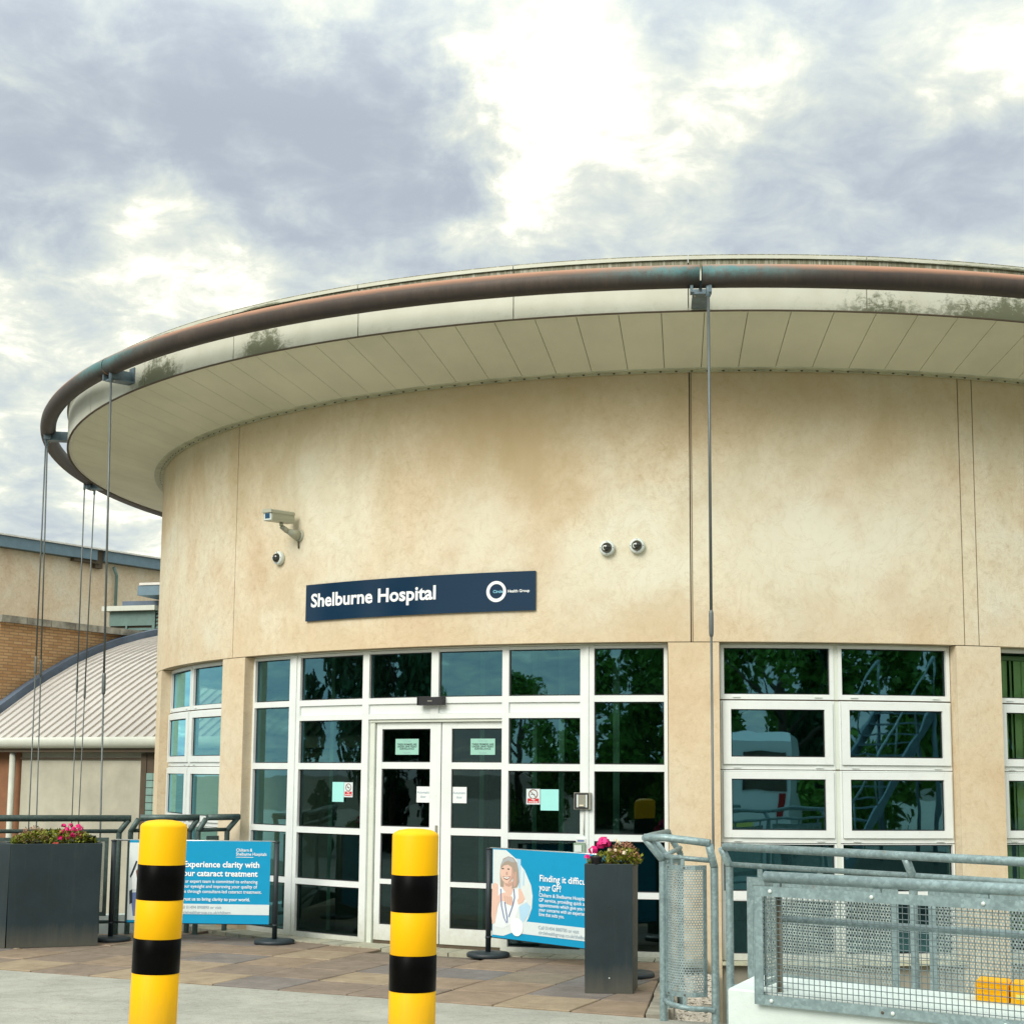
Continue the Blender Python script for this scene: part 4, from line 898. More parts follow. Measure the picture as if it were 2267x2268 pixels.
# ------------------------------------------------------------------ bollards
def bollard(px, py, tx, label):
    th = thing('bollard', label, 'bollard', (px, py, -.098), group='yellow and black bollards'); c = Vector((px, py, -.098)); r = .135
    top = 1.335 if tx else 1.300
    th.rotation_euler = (0, R_(1.25 if tx else .28), 0)
    H = [(0, .47), (.47, .665), (.665, .885), (.885, 1.085), (1.085, 1.36)] if tx else [(0, .38), (.38, .583), (.583, .827), (.827, 1.037), (1.037, 1.31)]
    # angles (local coordinates, z from the ground)
    for i, (a, b) in enumerate(H):
        a_, b_ = a+.098 if i else 0, b+.098
        blk = i in (1, 3)
        if i == 4:
            b_ = (1.312 if tx else 1.272)+.098; prof = [(r, a_), (r, b_-.012), (r-.004, b_-.002), (r-.012, b_+.006), (r*.7, b_+.020), (r*.35, b_+.027), (.001, b_+.029)]
        else:
            b_ = H[i+1][0]+.098; prof = [(r+.0015*blk-.001, a_+.0005), (r+.0015*blk, a_+.002), (r+.0015*blk, b_-.002), (r+.0015*blk-.001, b_-.0005)]
        mb = MB(); mb.lathe(prof, c, 40); part(mb, 'reflective_band' if blk else 'sleeve', 'black' if blk else 'yellow', th)
bollard(-2.052, 9.1, True, 'yellow and black bollard in front of the cataract banner')
bollard(-.558, 9.1, False, 'yellow and black bollard in front of the sliding doors')

# ------------------------------------------------------------------ planters
def bedding(label, x0, y0, dx, dy, w, l, ztop, seed, reds, pinks, creams, big):
    """plants growing in a planter: foliage mass plus single blooms"""
    th = thing('bedding_plants', label, 'plants', (x0+dx[0]*w/2+dy[0]*l/2, y0+dx[1]*w/2+dy[1]*l/2, ztop)); rnd = random.Random(seed)
    def at(u, v, z): return Vector((x0+dx[0]*u*w+dy[0]*v*l, y0+dx[1]*u*w+dy[1]*v*l, ztop+z))
    for nm, mt, cnt, u0, u1, hh, sz in big:
        mb = MB()
        for k in range(cnt):
            u = rnd.uniform(u0, u1); v = rnd.uniform(.04, .96); h = hh*(1-abs(2*(u-u0)/(u1-u0)-1)**2.5*.6)*rnd.random()**.6
            p = at(u, v, h-.015); a = rnd.uniform(0, 2*pi); d = Vector((cos(a), sin(a), rnd.uniform(.2, 1.6))).normalized()*sz*rnd.uniform(.6, 1.5); s_ = Vector((-sin(a), cos(a), rnd.uniform(-.4, .4)))*sz*.28
            mb.face([p, p+d*.5+s_, p+d, p+d*.5-s_])
        part(mb, nm, mt, th, kind='stuff')
    for lst, mt, sz in ((pinks, 'pink', .034), (creams, 'cream', .014), (reds, 'redfl', .022)):
        for (u, v, z, s) in lst:
            mb = MB(); c = at(u, v, z)
            for k in range(14):
                a = rnd.uniform(0, 2*pi); e = rnd.uniform(-.3, 1.3); d = Vector((cos(a)*cos(e), sin(a)*cos(e), sin(e))); t_ = Vector((-sin(a), cos(a), 0)); w_ = d.cross(t_); q = sz*s
                o = c + d*q*.65; mb.face([o-t_*q*.5-w_*q*.45, o+t_*q*.5-w_*q*.45, o+t_*q*.45+w_*q*.5+d*q*.15, o-t_*q*.45+w_*q*.5+d*q*.15])
            part(mb, 'bloom', mt, th)
    return th, at
def planter(name, label, P, hh, ztop, mat='planter'):
    """P four ground corners counter-clockwise; hh wall thickness"""
    c = (sum(p[0] for p in P)/4, sum(p[1] for p in P)/4); th = thing(name, label, 'planter', (c[0], c[1], ZG))
    mb = MB(); n = len(P); k = 1 - .022/.2
    tp = [(c[0]+(p[0]-c[0])*1.02, c[1]+(p[1]-c[1])*1.02) for p in P]; ip = [(c[0]+(p[0]-c[0])*(1-hh), c[1]+(p[1]-c[1])*(1-hh)) for p in P]
    lv = [[(p[0], p[1], ZG+.002) for p in P], [(p[0], p[1], ztop-.004) for p in tp], [(c[0]+(p[0]-c[0])*.985, c[1]+(p[1]-c[1])*.985, ztop) for p in tp], [(p[0], p[1], ztop) for p in ip], [(p[0], p[1], ztop-.06) for p in ip]]
    mb.quadgrid(lv, True); part(mb, 'planter_box', mat, th)
    mb = MB(); mb.face([(p[0], p[1], ztop-.055) for p in ip]); part(mb, 'soil', 'soil', th); return th
pr = planter('tall_planter', 'tall square slate grey planter at the right of the paving', [(.598, 12.425), (.972, 12.40), (1.045, 12.80), (.66, 12.83)], .12, .915)
for z in (.58, .03):
    mb = MB(); mb.lathe([(.001, .003), (.006, .003), (.006, 0)], (.79, 12.411, z), 8, (-.03, -1, 0)); part(mb, 'screw_hole', 'rubber' if z > .3 else 'camwhite', pr)
th, at = bedding('pink geraniums and rusty bedding plants filling the tall planter', .605, 12.42, (1, -.03), (.1, .99), .42, .37, .905, 2,
    [], [(.33, .25, .17, 1.55), (.27, .3, .15, 1.1), (.13, .2, .11, 1.2), (.02, .1, .055, .8), (.38, .35, .16, 1.1)], [(.44, .1, .12, 1.1), (.55, .08, .115, 1.1), (.72, .05, .095, 1.4), (.76, .12, .11, 1.0), (.60, .2, .18, 1.1), (.63, .3, .165, 1.0), (.55, .3, .19, .9)],
    [('foliage', 'plant', 520, .02, 1.0, .10, .030), ('russet_foliage', 'plant_red', 620, .38, 1.02, .185, .022), ('grassy_leaves', 'plant', 300, .35, 1.04, .13, .045)])
def pot(c, label):
    th = thing('plant_pot', label, 'pot', c); mb = MB(); mb.lathe([(.001, 0), (.032, 0), (.044, .075), (.048, .078), (.048, .09), (.043, .09), (.040, .06), (.001, .058)], c, 18); part(mb, 'pot_body', 'rubber', th)
    mb = MB(); mb.lathe([(.048, .078), (.0495, .080), (.0495, .088), (.048, .090)], c, 18); part(mb, 'rim', 'rubber', th)
pot((.69, 12.45, .885), 'small black plastic pot standing in the tall planter')
pl = planter('long_planter', 'long low slate grey planter box at the left edge of the paving', [(-4.85, 15.17), (-4.05, 15.475), (-4.18, 15.90), (-5.08, 15.56)], .06, .905)
planter('long_planter', 'end of a second slate grey planter cut off by the left picture edge', [(-5.72, 15.24), (-4.862, 15.165), (-5.09, 15.555), (-5.80, 15.60)], .06, .908)
th, at = bedding('magenta petunias and yellow green foliage filling the long planter', -4.83, 15.2, (.938, .345), (-.29, .957), .80, .40, .885, 4,
    [(.50, .02, .0, 1.5), (.53, .03, -.02, 1.2), (.47, .02, .01, 1.0)], [(.54+.0175*i, .1+.17*((i*5) % 4), .07+.045*((i*7) % 5)/1.6, .80) for i in range(16)], [],
    [('foliage', 'plant', 1900, -.03, .97, .15, .036), ('russet_foliage', 'plant_red', 620, .02, .42, .19, .02), ('seed_heads', 'plant_red', 260, .60, .86, .24, .012)])
pot((-4.18, 15.56, .885), 'small black plastic pot standing in the long planter')

# ------------------------------------------------------------------ cafe banners
def banner(name, label, A, B_, left, right, groupposts=True, zt=.92, zb=.10):
    A = Vector((A[0], A[1], 0)); B_ = Vector((B_[0], B_[1], 0)); d = (B_-A).normalized(); L = (B_-A).length; nn = Vector((d.y, -d.x, 0))
    th = thing(name, label, 'banner', (A.x, A.y, ZG))
    for P in (A, B_):
        mb = MB(); mb.lathe([(.001, 0), (.200, 0), (.203, .012), (.203, .030), (.190, .040), (.05, .046), (.026, .046)], P+Vector((0, 0, ZG+.003)), 36); part(mb, 'base_plate', 'post_dark', th)
        mb = MB(); mb.tube([P+Vector((0, 0, ZG+.04)), P+Vector((0, 0, zt-.01))], .0255, 16); mb.lathe([(.0255, 0), (.030, .002), (.030, .012), (.001, .016)], P+Vector((0, 0, zt-.012)), 16); po = part(mb, 'post', 'post_dark', th)
        mb = MB(); mb.lathe([(.027, -.01), (.029, -.01), (.029, .01), (.027, .01)], P+Vector((0, 0, zb-.01)), 16); part(mb, 'collar', 'post_dark', po)
    for z in (zt, zb):
        mb = MB(); mb.tube([A+d*.02+Vector((0, 0, z)), B_-d*.02+Vector((0, 0, z))], .009, 10); part(mb, 'cross_rail', 'chrome' if z > .5 else 'post_dark', th)
    u0, u1 = left*L, right*L; W_ = u1-u0; Hh = zt-zb
    def fn(u, v, o=0.0):      # u from left 0..W_, v from top 0..Hh ; slight belly of the cloth
        s = 0.0
        return A + d*(u0+u) + Vector((0, 0, zt-v)) + nn*(.012 + o - s)
    mb = MB(); rows = [[fn(W_*i/12, Hh*j/8) for i in range(13)] for j in range(9)]; mb.quadgrid(rows, flip=False, smooth=True); cl = part(mb, 'cloth', 'blue_print', th)
    return th, cl, fn, W_, Hh
def poly_on(mb, fn, pts, o, sub=1): mb.face([fn(u, v, o) for u, v in pts])
def strip_on(mb, fn, u0, u1, v0, v1, o, n=8):
    rows = [[fn(u0+(u1-u0)*i/n, v, o) for i in range(n+1)] for v in (v0, (v0+v1)/2, v1)]; mb.quadgrid(rows)
# banner 1
th, cl, fn, Wb, Hb = banner('cataract_banner', 'blue fabric banner about cataract treatment between two dark posts behind the left bollard', (-4.034, 15.90), (-2.355, 15.772), .10, .965)
mb = MB(); strip_on(mb, fn, 0, Wb*.36, Hb*.03, Hb*.97, .0015); part(mb, 'picture_backdrop', 'pic', cl)
mb = MB(); poly_on(mb, fn, [(Wb*x, Hb*y) for x, y in ((.04, .40), (.10, .27), (.16, .25), (.20, .34), (.19, .52), (.12, .62), (.04, .57))], .003); part(mb, 'picture_face', 'brown_print', cl)
mb = MB(); poly_on(mb, fn, [(Wb*x, Hb*y) for x, y in ((.02, .64), (.16, .62), (.22, .80), (.18, .95), (.04, .92))], .0032); part(mb, 'picture_clothes', 'jeans', cl)
mb = MB(); poly_on(mb, fn, [(Wb*x, Hb*y) for x, y in ((.02, .38), (.05, .36), (.07, .56), (.14, .57), (.14, .61), (.03, .60))], .0045); part(mb, 'picture_card', 'white_print', cl)
mb = MB(); poly_on(mb, fn, [(Wb*x, Hb*y) for x, y in ((-.0+.01, .44), (.05, .25), (.06, .26), (.03, .42), (.015, .46))], .005); part(mb, 'picture_dark_detail', 'dark_print', cl)
mb = MB(); poly_on(mb, fn, [(Wb*x, Hb*y) for x, y in ((.01, .62), (.03, .60), (.035, .76), (.015, .78))], .005); part(mb, 'picture_dark_detail', 'dark_print', cl)
mb = MB(); strip_on(mb, fn, Wb*.30, Wb, Hb*.765, Hb*.89, .003); part(mb, 'contact_strip', 'strip_print', cl)
T = lambda mb, s, size, u, v, **k: add_text(mb, s, size, lambda a, b: fn(a, -b, k.get('o', .005)), u, -v, **{q: w for q, w in k.items() if q != 'o'})
mb = MB(); T(mb, 'Chiltern &\nShelburne Hospitals', .043, Wb*.757, Hb*.124, bold=.012, fit=Wb*.215, line=.92); strip_on(mb, fn, Wb*.757, Wb*.88, Hb*.19, Hb*.196, .005, 2); part(mb, 'logo_lettering', 'white_print', cl)
def lines(cl, name, mat, rowsL, size, u0, **k):
    for txt, v, w in rowsL:
        mb = MB(); T(mb, txt, size, u0, Hb*v, fit=w, **k); part(mb, name, mat, cl)
lines(cl, 'headline', 'white_print', [('Experience clarity with', .318, Wb*.533), ('our cataract treatment', .427, Wb*.525)], .083, Wb*.388, bold=.024)
lines(cl, 'body_text', 'white_print', [('Our expert team is committed to enhancing', .509, Wb*.535), ('your eyesight and improving your quality of', .570, Wb*.535), ('life through consultant-led cataract treatment.', .632, Wb*.565)], .046, Wb*.378, bold=.008)
lines(cl, 'closing_text', 'white_print', [('Trust us to bring clarity to your world.', .725, Wb*.485)], .046, Wb*.378, bold=.016)
lines(cl, 'contact_text', 'grey_print', [('Call 01494 890890 or visit', .823, Wb*.30), ('circlehealthgroup.co.uk/chiltern', .884, Wb*.365)], .042, Wb*.365, bold=.012)
# banner 2
th, cl, fn, Wb, Hb = banner('doctor_banner', 'blue fabric banner with a smiling doctor partly hidden by the tall planter', (-.197, 14.80), (1.04, 13.45), .036, .95)
def uof(X):   # banner picture coordinate along the cloth
    return X
# the white picture field with its curved right edge
k2 = lambda t: (t*1.83 - .036*1.83)
arc = [(.0, .0), (.085, .0), (.155, .10), (.205, .22), (.245, .38), (.255, .50), (.250, .64), (.228, .76), (.195, .86), (.135, .93), (.07, .985), (.0, .985)]
mb = MB(); mb.face([fn(k2(.04) + Wb*u*1.28, .01+Hb*.975*v, .0015) for u, v in arc]); part(mb, 'picture_field', 'pic', cl)
F2 = lambda X, Y: (k2(.031 + (.316-.031)*(X-75)/(810-75)), Hb*(Y-80)/(1815-80))
def shape(pts, mat, name, o):
    mb = MB(); mb.face([fn(*F2(x, y), o) for x, y in pts]); part(mb, name, mat, cl)
def ell(cx, cy, rx, ry, n=20, a0=0, a1=360): return [(cx+rx*cos(R_(a0+(a1-a0)*i/n)), cy+ry*sin(R_(a0+(a1-a0)*i/n))) for i in range(n)]
shape([(560, 250), (640, 260), (640, 900), (600, 800), (600, 500)], 'pale_blue', 'picture_window', .0022)
shape([(690, 450), (715, 500), (710, 760), (680, 760)], 'pale_blue', 'picture_window', .0022)
shape([(90, 800), (150, 745), (210, 760), (330, 900), (500, 860), (600, 810), (680, 860), (760, 1060), (620, 1160), (520, 1480), (300, 1620), (140, 1600), (90, 1550)], 'gown', 'picture_top', .003)
shape([(280, 820), (320, 700), (500, 700), (510, 830), (470, 960), (380, 960)], 'skin', 'picture_neck', .0036)
shape([(250, 820), (240, 560), (255, 400), (300, 270), (400, 215), (500, 240), (570, 330), (600, 470), (615, 700), (575, 800), (470, 840), (500, 640), (330, 640), (315, 820)], 'hair', 'picture_hair', .0042)
shape(ell(378, 540, 128, 200), 'skin', 'picture_face', .005)
shape([(262, 470), (270, 360), (330, 290), (450, 285), (520, 400), (525, 560), (480, 430), (400, 380), (320, 400)], 'hair', 'picture_fringe', .0056)
shape([(262, 420), (300, 300), (400, 225), (490, 250), (545, 330), (480, 330), (400, 300), (320, 340)], 'hair_grey', 'picture_hair_crown', .0060)
shape([(470, 400), (505, 500), (490, 640), (430, 720), (395, 738), (450, 640), (470, 540)], 'skin_shade', 'picture_face_shade', .0054)
shape([(330, 735), (400, 750), (490, 700), (500, 760), (420, 810), (350, 790)], 'skin_shade', 'picture_neck_shade', .0040)
shape([(360, 520), (392, 520), (398, 580), (360, 585)], 'skin_shade', 'picture_nose', .0056)
shape([(520, 500), (560, 520), (560, 760), (510, 820), (500, 700)], 'skin_shade', 'picture_hair_light', .0046)
for fx in (0, 45, 90, 130): shape([(330+fx, 985+fx*.15), (345+fx, 985+fx*.15), (368+fx, 1130+fx*.1), (356+fx, 1135+fx*.1)], 'skin_shade', 'picture_finger_line', .0062)
shape([(300, 610), (370, 625), (445, 600), (430, 650), (375, 680), (320, 660)], 'brown_print', 'picture_mouth', .0058); shape([(315, 622), (370, 634), (430, 615), (415, 645), (370, 655), (330, 645)], 'white_print', 'picture_smile', .0063)
for ex in (300, 410): shape(ell(ex, 465, 24, 12, 10), 'dark_print', 'picture_eye', .0062)
shape([(90, 800), (140, 750), (205, 770), (205, 1000), (230, 1000), (190, 1300), (150, 1530), (100, 1570), (80, 1400)], 'skin', 'picture_arm', .005)
shape([(190, 1060), (240, 960), (330, 925), (420, 925), (480, 1000), (505, 1130), (480, 1165), (440, 1160), (380, 1140), (330, 1090), (250, 1100), (150, 1330), (100, 1400)], 'skin', 'picture_hand', .0056)
shape([(600, 820), (650, 830), (700, 930), (730, 1010), (680, 1090), (600, 1130), (580, 1060), (610, 1000)], 'skin', 'picture_hand', .0056)
for ln in ([(262, 860), (276, 1180), (330, 1420), (378, 1510)], [(340, 1110), (385, 1380), (395, 1500)], [(515, 840), (530, 1010), (500, 1150), (440, 1330), (420, 1390)]):
    mb = MB()
    for (x0, y0), (x1, y1) in zip(ln, ln[1:]): mb.face([fn(*F2(x0-9, y0), .0066), fn(*F2(x0+9, y0), .0066), fn(*F2(x1+9, y1), .0066), fn(*F2(x1-9, y1), .0066)])
    part(mb, 'picture_stethoscope', 'jeans', cl)
shape([(610, 1180), (760, 1080), (830, 1150), (800, 1300), (700, 1460), (640, 1420)], 'pale_blue', 'picture_shade', .0033)
mb = MB(); strip_on(mb, fn, k2(.26), Wb, Hb*.785, Hb*.925, .003); part(mb, 'contact_strip', 'strip_print', cl)
shape(ell(578, 1568, 118, 172, 28), 'white_print', 'round_badge', .0075)
lines(cl, 'headline', 'white_print', [('Finding it difficult', .329, .645), ('your GP?', .428, .285)], .083, k2(.388), bold=.014)
lines(cl, 'body_text', 'white_print', [('Chiltern & Shelburne Hospitals', .497, .62), ('GP service, providing quick and', .551, .63), ('appointments which give you time', .604, .66), ('your concerns with an experienced', .656, .66), ('time that suits you.', .707, .33)], .045, k2(.386), bold=.008)
lines(cl, 'contact_text', 'grey_print', [('Call 01494 888700 or visit', .852, .52), ('circlehealthgroup.co.uk/shelburne', .906, .66)], .045, k2(.383), bold=.012)

# ------------------------------------------------------------------ railings
def bent_post(mb, x, y, z0, z1, zt, dx, dy, r):
    mb.tube([(x, y, z0), (x, y, z1)], r, 12, False); mb.tube([(x, y, z1-.004), (x+dx*.12, y+dy*.12, z1+.015), (x+dx, y+dy, zt)], r, 12)
def rail_post(th, x, y, z0, z1, zt, dx, dy, r, mat, name='post'):
    mb = MB(); bent_post(mb, x, y, z0, z1, zt, dx, dy, r); return part(mb, name, mat, th)
def tube_part(th, name, pts, r, mat, seg=12):
    mb = MB(); mb.tube(pts, r, seg); return part(mb, name, mat, th)
def perf_panel(th, pts, z0, z1, mat, frame_mat, bw=.045, th_=.006, name='perforated_panel'):
    """pts: plan polyline; sheet with a flat bar frame round it"""
    P = [Vector((p[0], p[1], 0)) for p in pts]; L = [0]
    for a, b in zip(P, P[1:]): L.append(L[-1]+(b-a).length)
    mb = MB(); rows = [[p+Vector((0, 0, z)) for p in P] for z in (z0, z1)]; uv = [[(l, z) for l in L] for z in (z0, z1)]; mb.quadgrid(rows, False, uv, len(P) > 3)
    pn = part(mb, name, mat, th)
    mb = MB(); tot = L[-1]
    def at(l):
        for i in range(len(L)-1):
            if l <= L[i+1]+1e-6:
                k = (l-L[i])/(L[i+1]-L[i]); return P[i]+(P[i+1]-P[i])*k, (P[i+1]-P[i]).normalized()
        return P[-1], (P[-1]-P[-2]).normalized()
    def seg(l0, l1, za, zb, o0, o1):
        n = max(1, int((l1-l0)/.08)) if len(P) > 2 else 1; rowsA = []
        for i in range(n):
            a, ta = at(l0+(l1-l0)*i/n); b, tb = at(l0+(l1-l0)*(i+1)/n); na, nb = Vector((ta.y, -ta.x, 0)), Vector((tb.y, -tb.x, 0))
            mb.hexa([a+na*o1+Vector((0,0,za)), b+nb*o1+Vector((0,0,za)), b+nb*o0+Vector((0,0,za)), a+na*o0+Vector((0,0,za)), a+na*o1+Vector((0,0,zb)), b+nb*o1+Vector((0,0,zb)), b+nb*o0+Vector((0,0,zb)), a+na*o0+Vector((0,0,zb))])
    seg(0, tot, z1-bw, z1, .0005, th_); seg(0, tot, z0, z0+bw, .0005, th_); seg(0, bw, z0+bw, z1-bw, .0005, th_); seg(tot-bw, tot, z0+bw, z1-bw, .0005, th_)
    part(mb, 'panel_frame', frame_mat, pn)
    return pn, at, tot
def bolts(parent, pts, r=.009, mat='camwhite', nrm_=(0, -1, 0)):
    for p in pts:
        mb = MB(); mb.lathe([(r, 0), (r, .005), (r*.6, .009), (.001, .010)], p, 10, nrm_); part(mb, 'bolt', mat, parent)

# A: short bowed railing at the right edge of the paving
ra = thing('bowed_railing', 'short galvanised railing with a bowed perforated panel right of the tall planter', 'railing', (1.093, 11.157, -.2))
rail_post(ra, 1.093, 11.157, -.25, 1.02, 1.165, -.125, -.06, .0275, 'galv')
rail_post(ra, 1.438, 10.99, -.6, .985, 1.135, -.045, -.075, .0275, 'galv')
tube_part(ra, 'handrail', [(.955, 11.09, 1.178), (1.10, 11.05, 1.180), (1.26, 10.98, 1.165), (1.400, 10.91, 1.150)], .027, 'galv')
tube_part(ra, 'mid_rail', [(1.10, 11.15, 1.045), (1.26, 11.06, 1.035), (1.434, 10.985, 1.025)], .018, 'galv')
bow = []
for i in range(13):
    k = i/12; bow.append((1.108 + .275*k - .028*sin(pi*k)*1.0, 11.145 - .13*k - .10*sin(pi*min(1, k*1.0))**.8 , 0))
tube_part(ra, 'bottom_rail', [(1.10, 11.14, .05)] + [(p[0], p[1]-.03, .035-.03*(i/12)) for i, p in enumerate(bow[1:])] + [(1.434, 10.96, .0)], .0195, 'galv')
pn, at_, tot = perf_panel(ra, [(p[0], p[1]) for p in bow], .088, .992, 'perf_fine', 'galv', .034)
for l in (.06, .21):
    for z in (.105, .975):
        p, t_ = at_(l); mb = MB(); mb.lathe([(.006, 0), (.006, .004), (.001, .005)], p + Vector((t_.y*.007, -t_.x*.007, z)), 8, (t_.y, -t_.x, 0)); part(mb, 'bolt', 'groove', pn)
for l, z0_, z1_ in ((.10, .99, 1.04), (.20, .99, 1.035), (.10, .04, .09), (.21, .03, .09)):
    p, t_ = at_(l); mb = MB(); mb.box(-.014, -.003, z0_, .014, .003, z1_, lambda u, v, w: Vector((p.x + t_.x*u - t_.y*v, p.y + t_.y*u + t_.x*v, w))); part(mb, 'hanger', 'galv', ra)
rb2 = thing('return_railing', 'galvanised railing running back from the bowed railing to the building', 'railing', (1.16, 11.6, -.2))
rail_post(rb2, 1.19, 11.75, -.25, 1.0, 1.155, -.12, -.03, .025, 'galv'); rail_post(rb2, 1.37, 12.55, -.25, 1.0, 1.155, -.10, -.03, .025, 'galv')
tube_part(rb2, 'handrail', [(.962, 11.10, 1.176), (1.06, 11.72, 1.165), (1.27, 12.52, 1.165)], .026, 'galv'); tube_part(rb2, 'mid_rail', [(1.10, 11.2, 1.04), (1.37, 12.55, 1.04)], .018, 'galv'); tube_part(rb2, 'bottom_rail', [(1.11, 11.25, .05), (1.37, 12.55, .05)], .018, 'galv')
perf_panel(rb2, [(1.125, 11.30), (1.18, 11.66)], .09, .98, 'perf_fine', 'galv', .04); perf_panel(rb2, [(1.205, 11.84), (1.355, 12.47)], .09, .98, 'perf_fine', 'galv', .04)

# B: long railing behind the white wall
def BL(t, o=0.0):
    d = Vector((1.51, -1.62, 0)).normalized(); n_ = Vector((-.731, -.682, 0)); return Vector((1.456, 10.54, 0)) + d*t + n_*o
rb = thing('long_railing', 'long galvanised railing with perforated panels behind the white wall', 'railing', (1.456, 10.5, -.1))
for t in (.03, 1.45, 2.95, 4.4):
    p = BL(t); q = BL(t, .10)-p; rail_post(rb, p.x, p.y, -.3 if t > .1 else -.6, 1.02, 1.135, q.x*.75, q.y*.75, .0265, 'galv')
tube_part(rb, 'handrail', [tuple(BL(t, .075)+Vector((0, 0, 1.148))) for t in (.05, 2, 5.2)], .0265, 'galv')
tube_part(rb, 'mid_rail', [tuple(BL(t)+Vector((0, 0, 1.028))) for t in (.04, 2, 5.2)], .0175, 'galv'); tube_part(rb, 'bottom_rail', [tuple(BL(t)+Vector((0, 0, .23))) for t in (.04, 5.2)], .0175, 'galv')
for a, b in ((.19, 1.35), (1.56, 2.84), (3.06, 4.3)):
    pn, at_, tot = perf_panel(rb, [BL(a, .01)[:2], BL(b, .01)[:2]], .30, .955, 'perf', 'galv', .05)
    for l in (a+.1, (a+b)/2, b-.1):
        c = BL(l); mb = MB(); mb.box(-.02, -.003, .955, .02, .003, 1.015, lambda u, v, w: BL(l+u, v) + Vector((0, 0, w))); part(mb, 'hanger', 'galv', rb)

# white wall
ww = thing('white_parapet_wall', 'low white painted wall in the bottom right corner', 'wall', (1.063, 7.65, -.1))
D_ = Vector((.8, -.6, 0)); Bk = Vector((.19, .45, 0)); O_ = Vector((1.063, 7.65, 0))
mb = MB(); f = lambda u, v, w: O_ + D_*u + Bk*v + Vector((0, 0, w))
pf = [(0, 0), (3.4, 0), (3.4, 1.18), (0, 1.18)]
ch = .007
lv = [[f(u, v, -.098) for u, v in pf], [f(u, v, .598-ch) for u, v in pf], [f(u + (ch if u < .2 else -ch), v + (.012 if v < .1 else -.012), .600) for u, v in pf]]
mb.quadgrid(lv, True); b = len(mb.v); mb.face([tuple(p) for p in lv[2]]); part(mb, 'wall_body', 'white_wall', ww)

# C: mesh panel guard bolted to the front of the white wall
N_ = Vector((-.6, -.8, 0)); gc = thing('mesh_guard_rail', 'galvanised guard rail with square wire mesh bolted to the white wall', 'railing', tuple(O_ + D_*.2 + Vector((0, 0, .5))))
G = lambda u, o, z: O_ + D_*(u+.17) + N_*(.035+o) + Vector((0, 0, z))
LEN = 2.6; Z0, Z1 = .545, 1.098; bw = .047
# slope of the frame with the run of the wall is nil: it is level
def gbox(name, u0, u1, z0, z1, o0, o1, mat='galv'):
    mb = MB(); mb.box(u0, o0, z0, u1, o1, z1, lambda u, o, z: G(u, o, z)); return part(mb, name, mat, gc)
gbox('frame_bar', 0, LEN, Z1-bw, Z1, 0, .006); gbox('frame_bar', 0, LEN, Z0, Z0+bw, 0, .006); gbox('frame_bar', 0, bw*.9, Z0+bw+.001, Z1-bw-.001, 0, .006)
gbox('frame_bar', 1.55, 1.55+bw, Z0+bw+.001, Z1-bw-.001, 0, .006)
gbox('angle_return', -.006, -.001, Z0, Z1, -.045, .006)
mb = MB(); mb.tube([G(0, 0, Z0+bw-.015), G(0, 0, Z1-bw+.015)], .0021, 5, False); w0 = mb.mesh('wire', M['wire'], G(0, 0, 0)); pitch = .0275
k = 0; gb = Vector(BASE[gc])
while bw + k*pitch < LEN:
    o = link('wire', w0, gc); o.location = G(bw*.9 + .012 + k*pitch, -.004, 0) - gb; k += 1
mb = MB(); mb.tube([G(bw*.5, 0, 0), G(LEN, 0, 0)], .0021, 5, False); w1 = mb.mesh('wire', M['wire'], G(0, 0, 0))
z = Z0+bw+.010
while z < Z1-bw: o = link('wire', w1, gc); o.location = G(0, -.0075, z) - gb; z += pitch*.99
bolts(gc, [G(.085, .007, Z1-.022), G(.60, .007, Z1-.022), G(1.12, .007, Z1-.022), G(.085, .007, Z0+.022), G(.69, .007, Z0+.022), G(1.2, .007, Z0+.022)], .0095, 'camwhite', tuple(N_))
bolts(gc, [G(.64, .0065, Z0+.022), G(1.25, .0065, Z0+.022)], .0065, 'groove', tuple(N_))
tube_part(gc, 'handrail', [G(.045, -.02, 1.141), G(LEN+.2, -.02, 1.141)], .0270, 'galv', 16)
tube_part(gc, 'mid_rail', [G(.11, -.07, .945), G(LEN+.2, -.07, .945)], .0165, 'galv')
mb = MB(); mb.box(.085, -.075, .585, .105, -.070, 1.11, lambda u, o, z: G(u, o, z)); mb.box(.085, -.070, .585, .089, -.045, 1.11, lambda u, o, z: G(u, o, z)); part(mb, 'upright', 'upright_steel', gc)
for u in (1.35,): 
    mb = MB(); mb.box(u, -.075, .585, u+.02, -.07, 1.11, lambda u, o, z: G(u, o, z)); part(mb, 'upright', 'upright_steel', gc)
for u in (.09, .6, 1.1, 1.6): gbox('saddle', u, u+.035, Z1-.002, 1.125, -.03, -.012)
# small perforated return plate behind the frame corner
pn, at_, tot = perf_panel(gc, [(G(-.02, -.30, 0).x, G(-.02, -.30, 0).y), (G(.02, -.06, 0).x, G(.02, -.06, 0).y)], .62, 1.115, 'perf', 'galv', .03, name='return_plate')
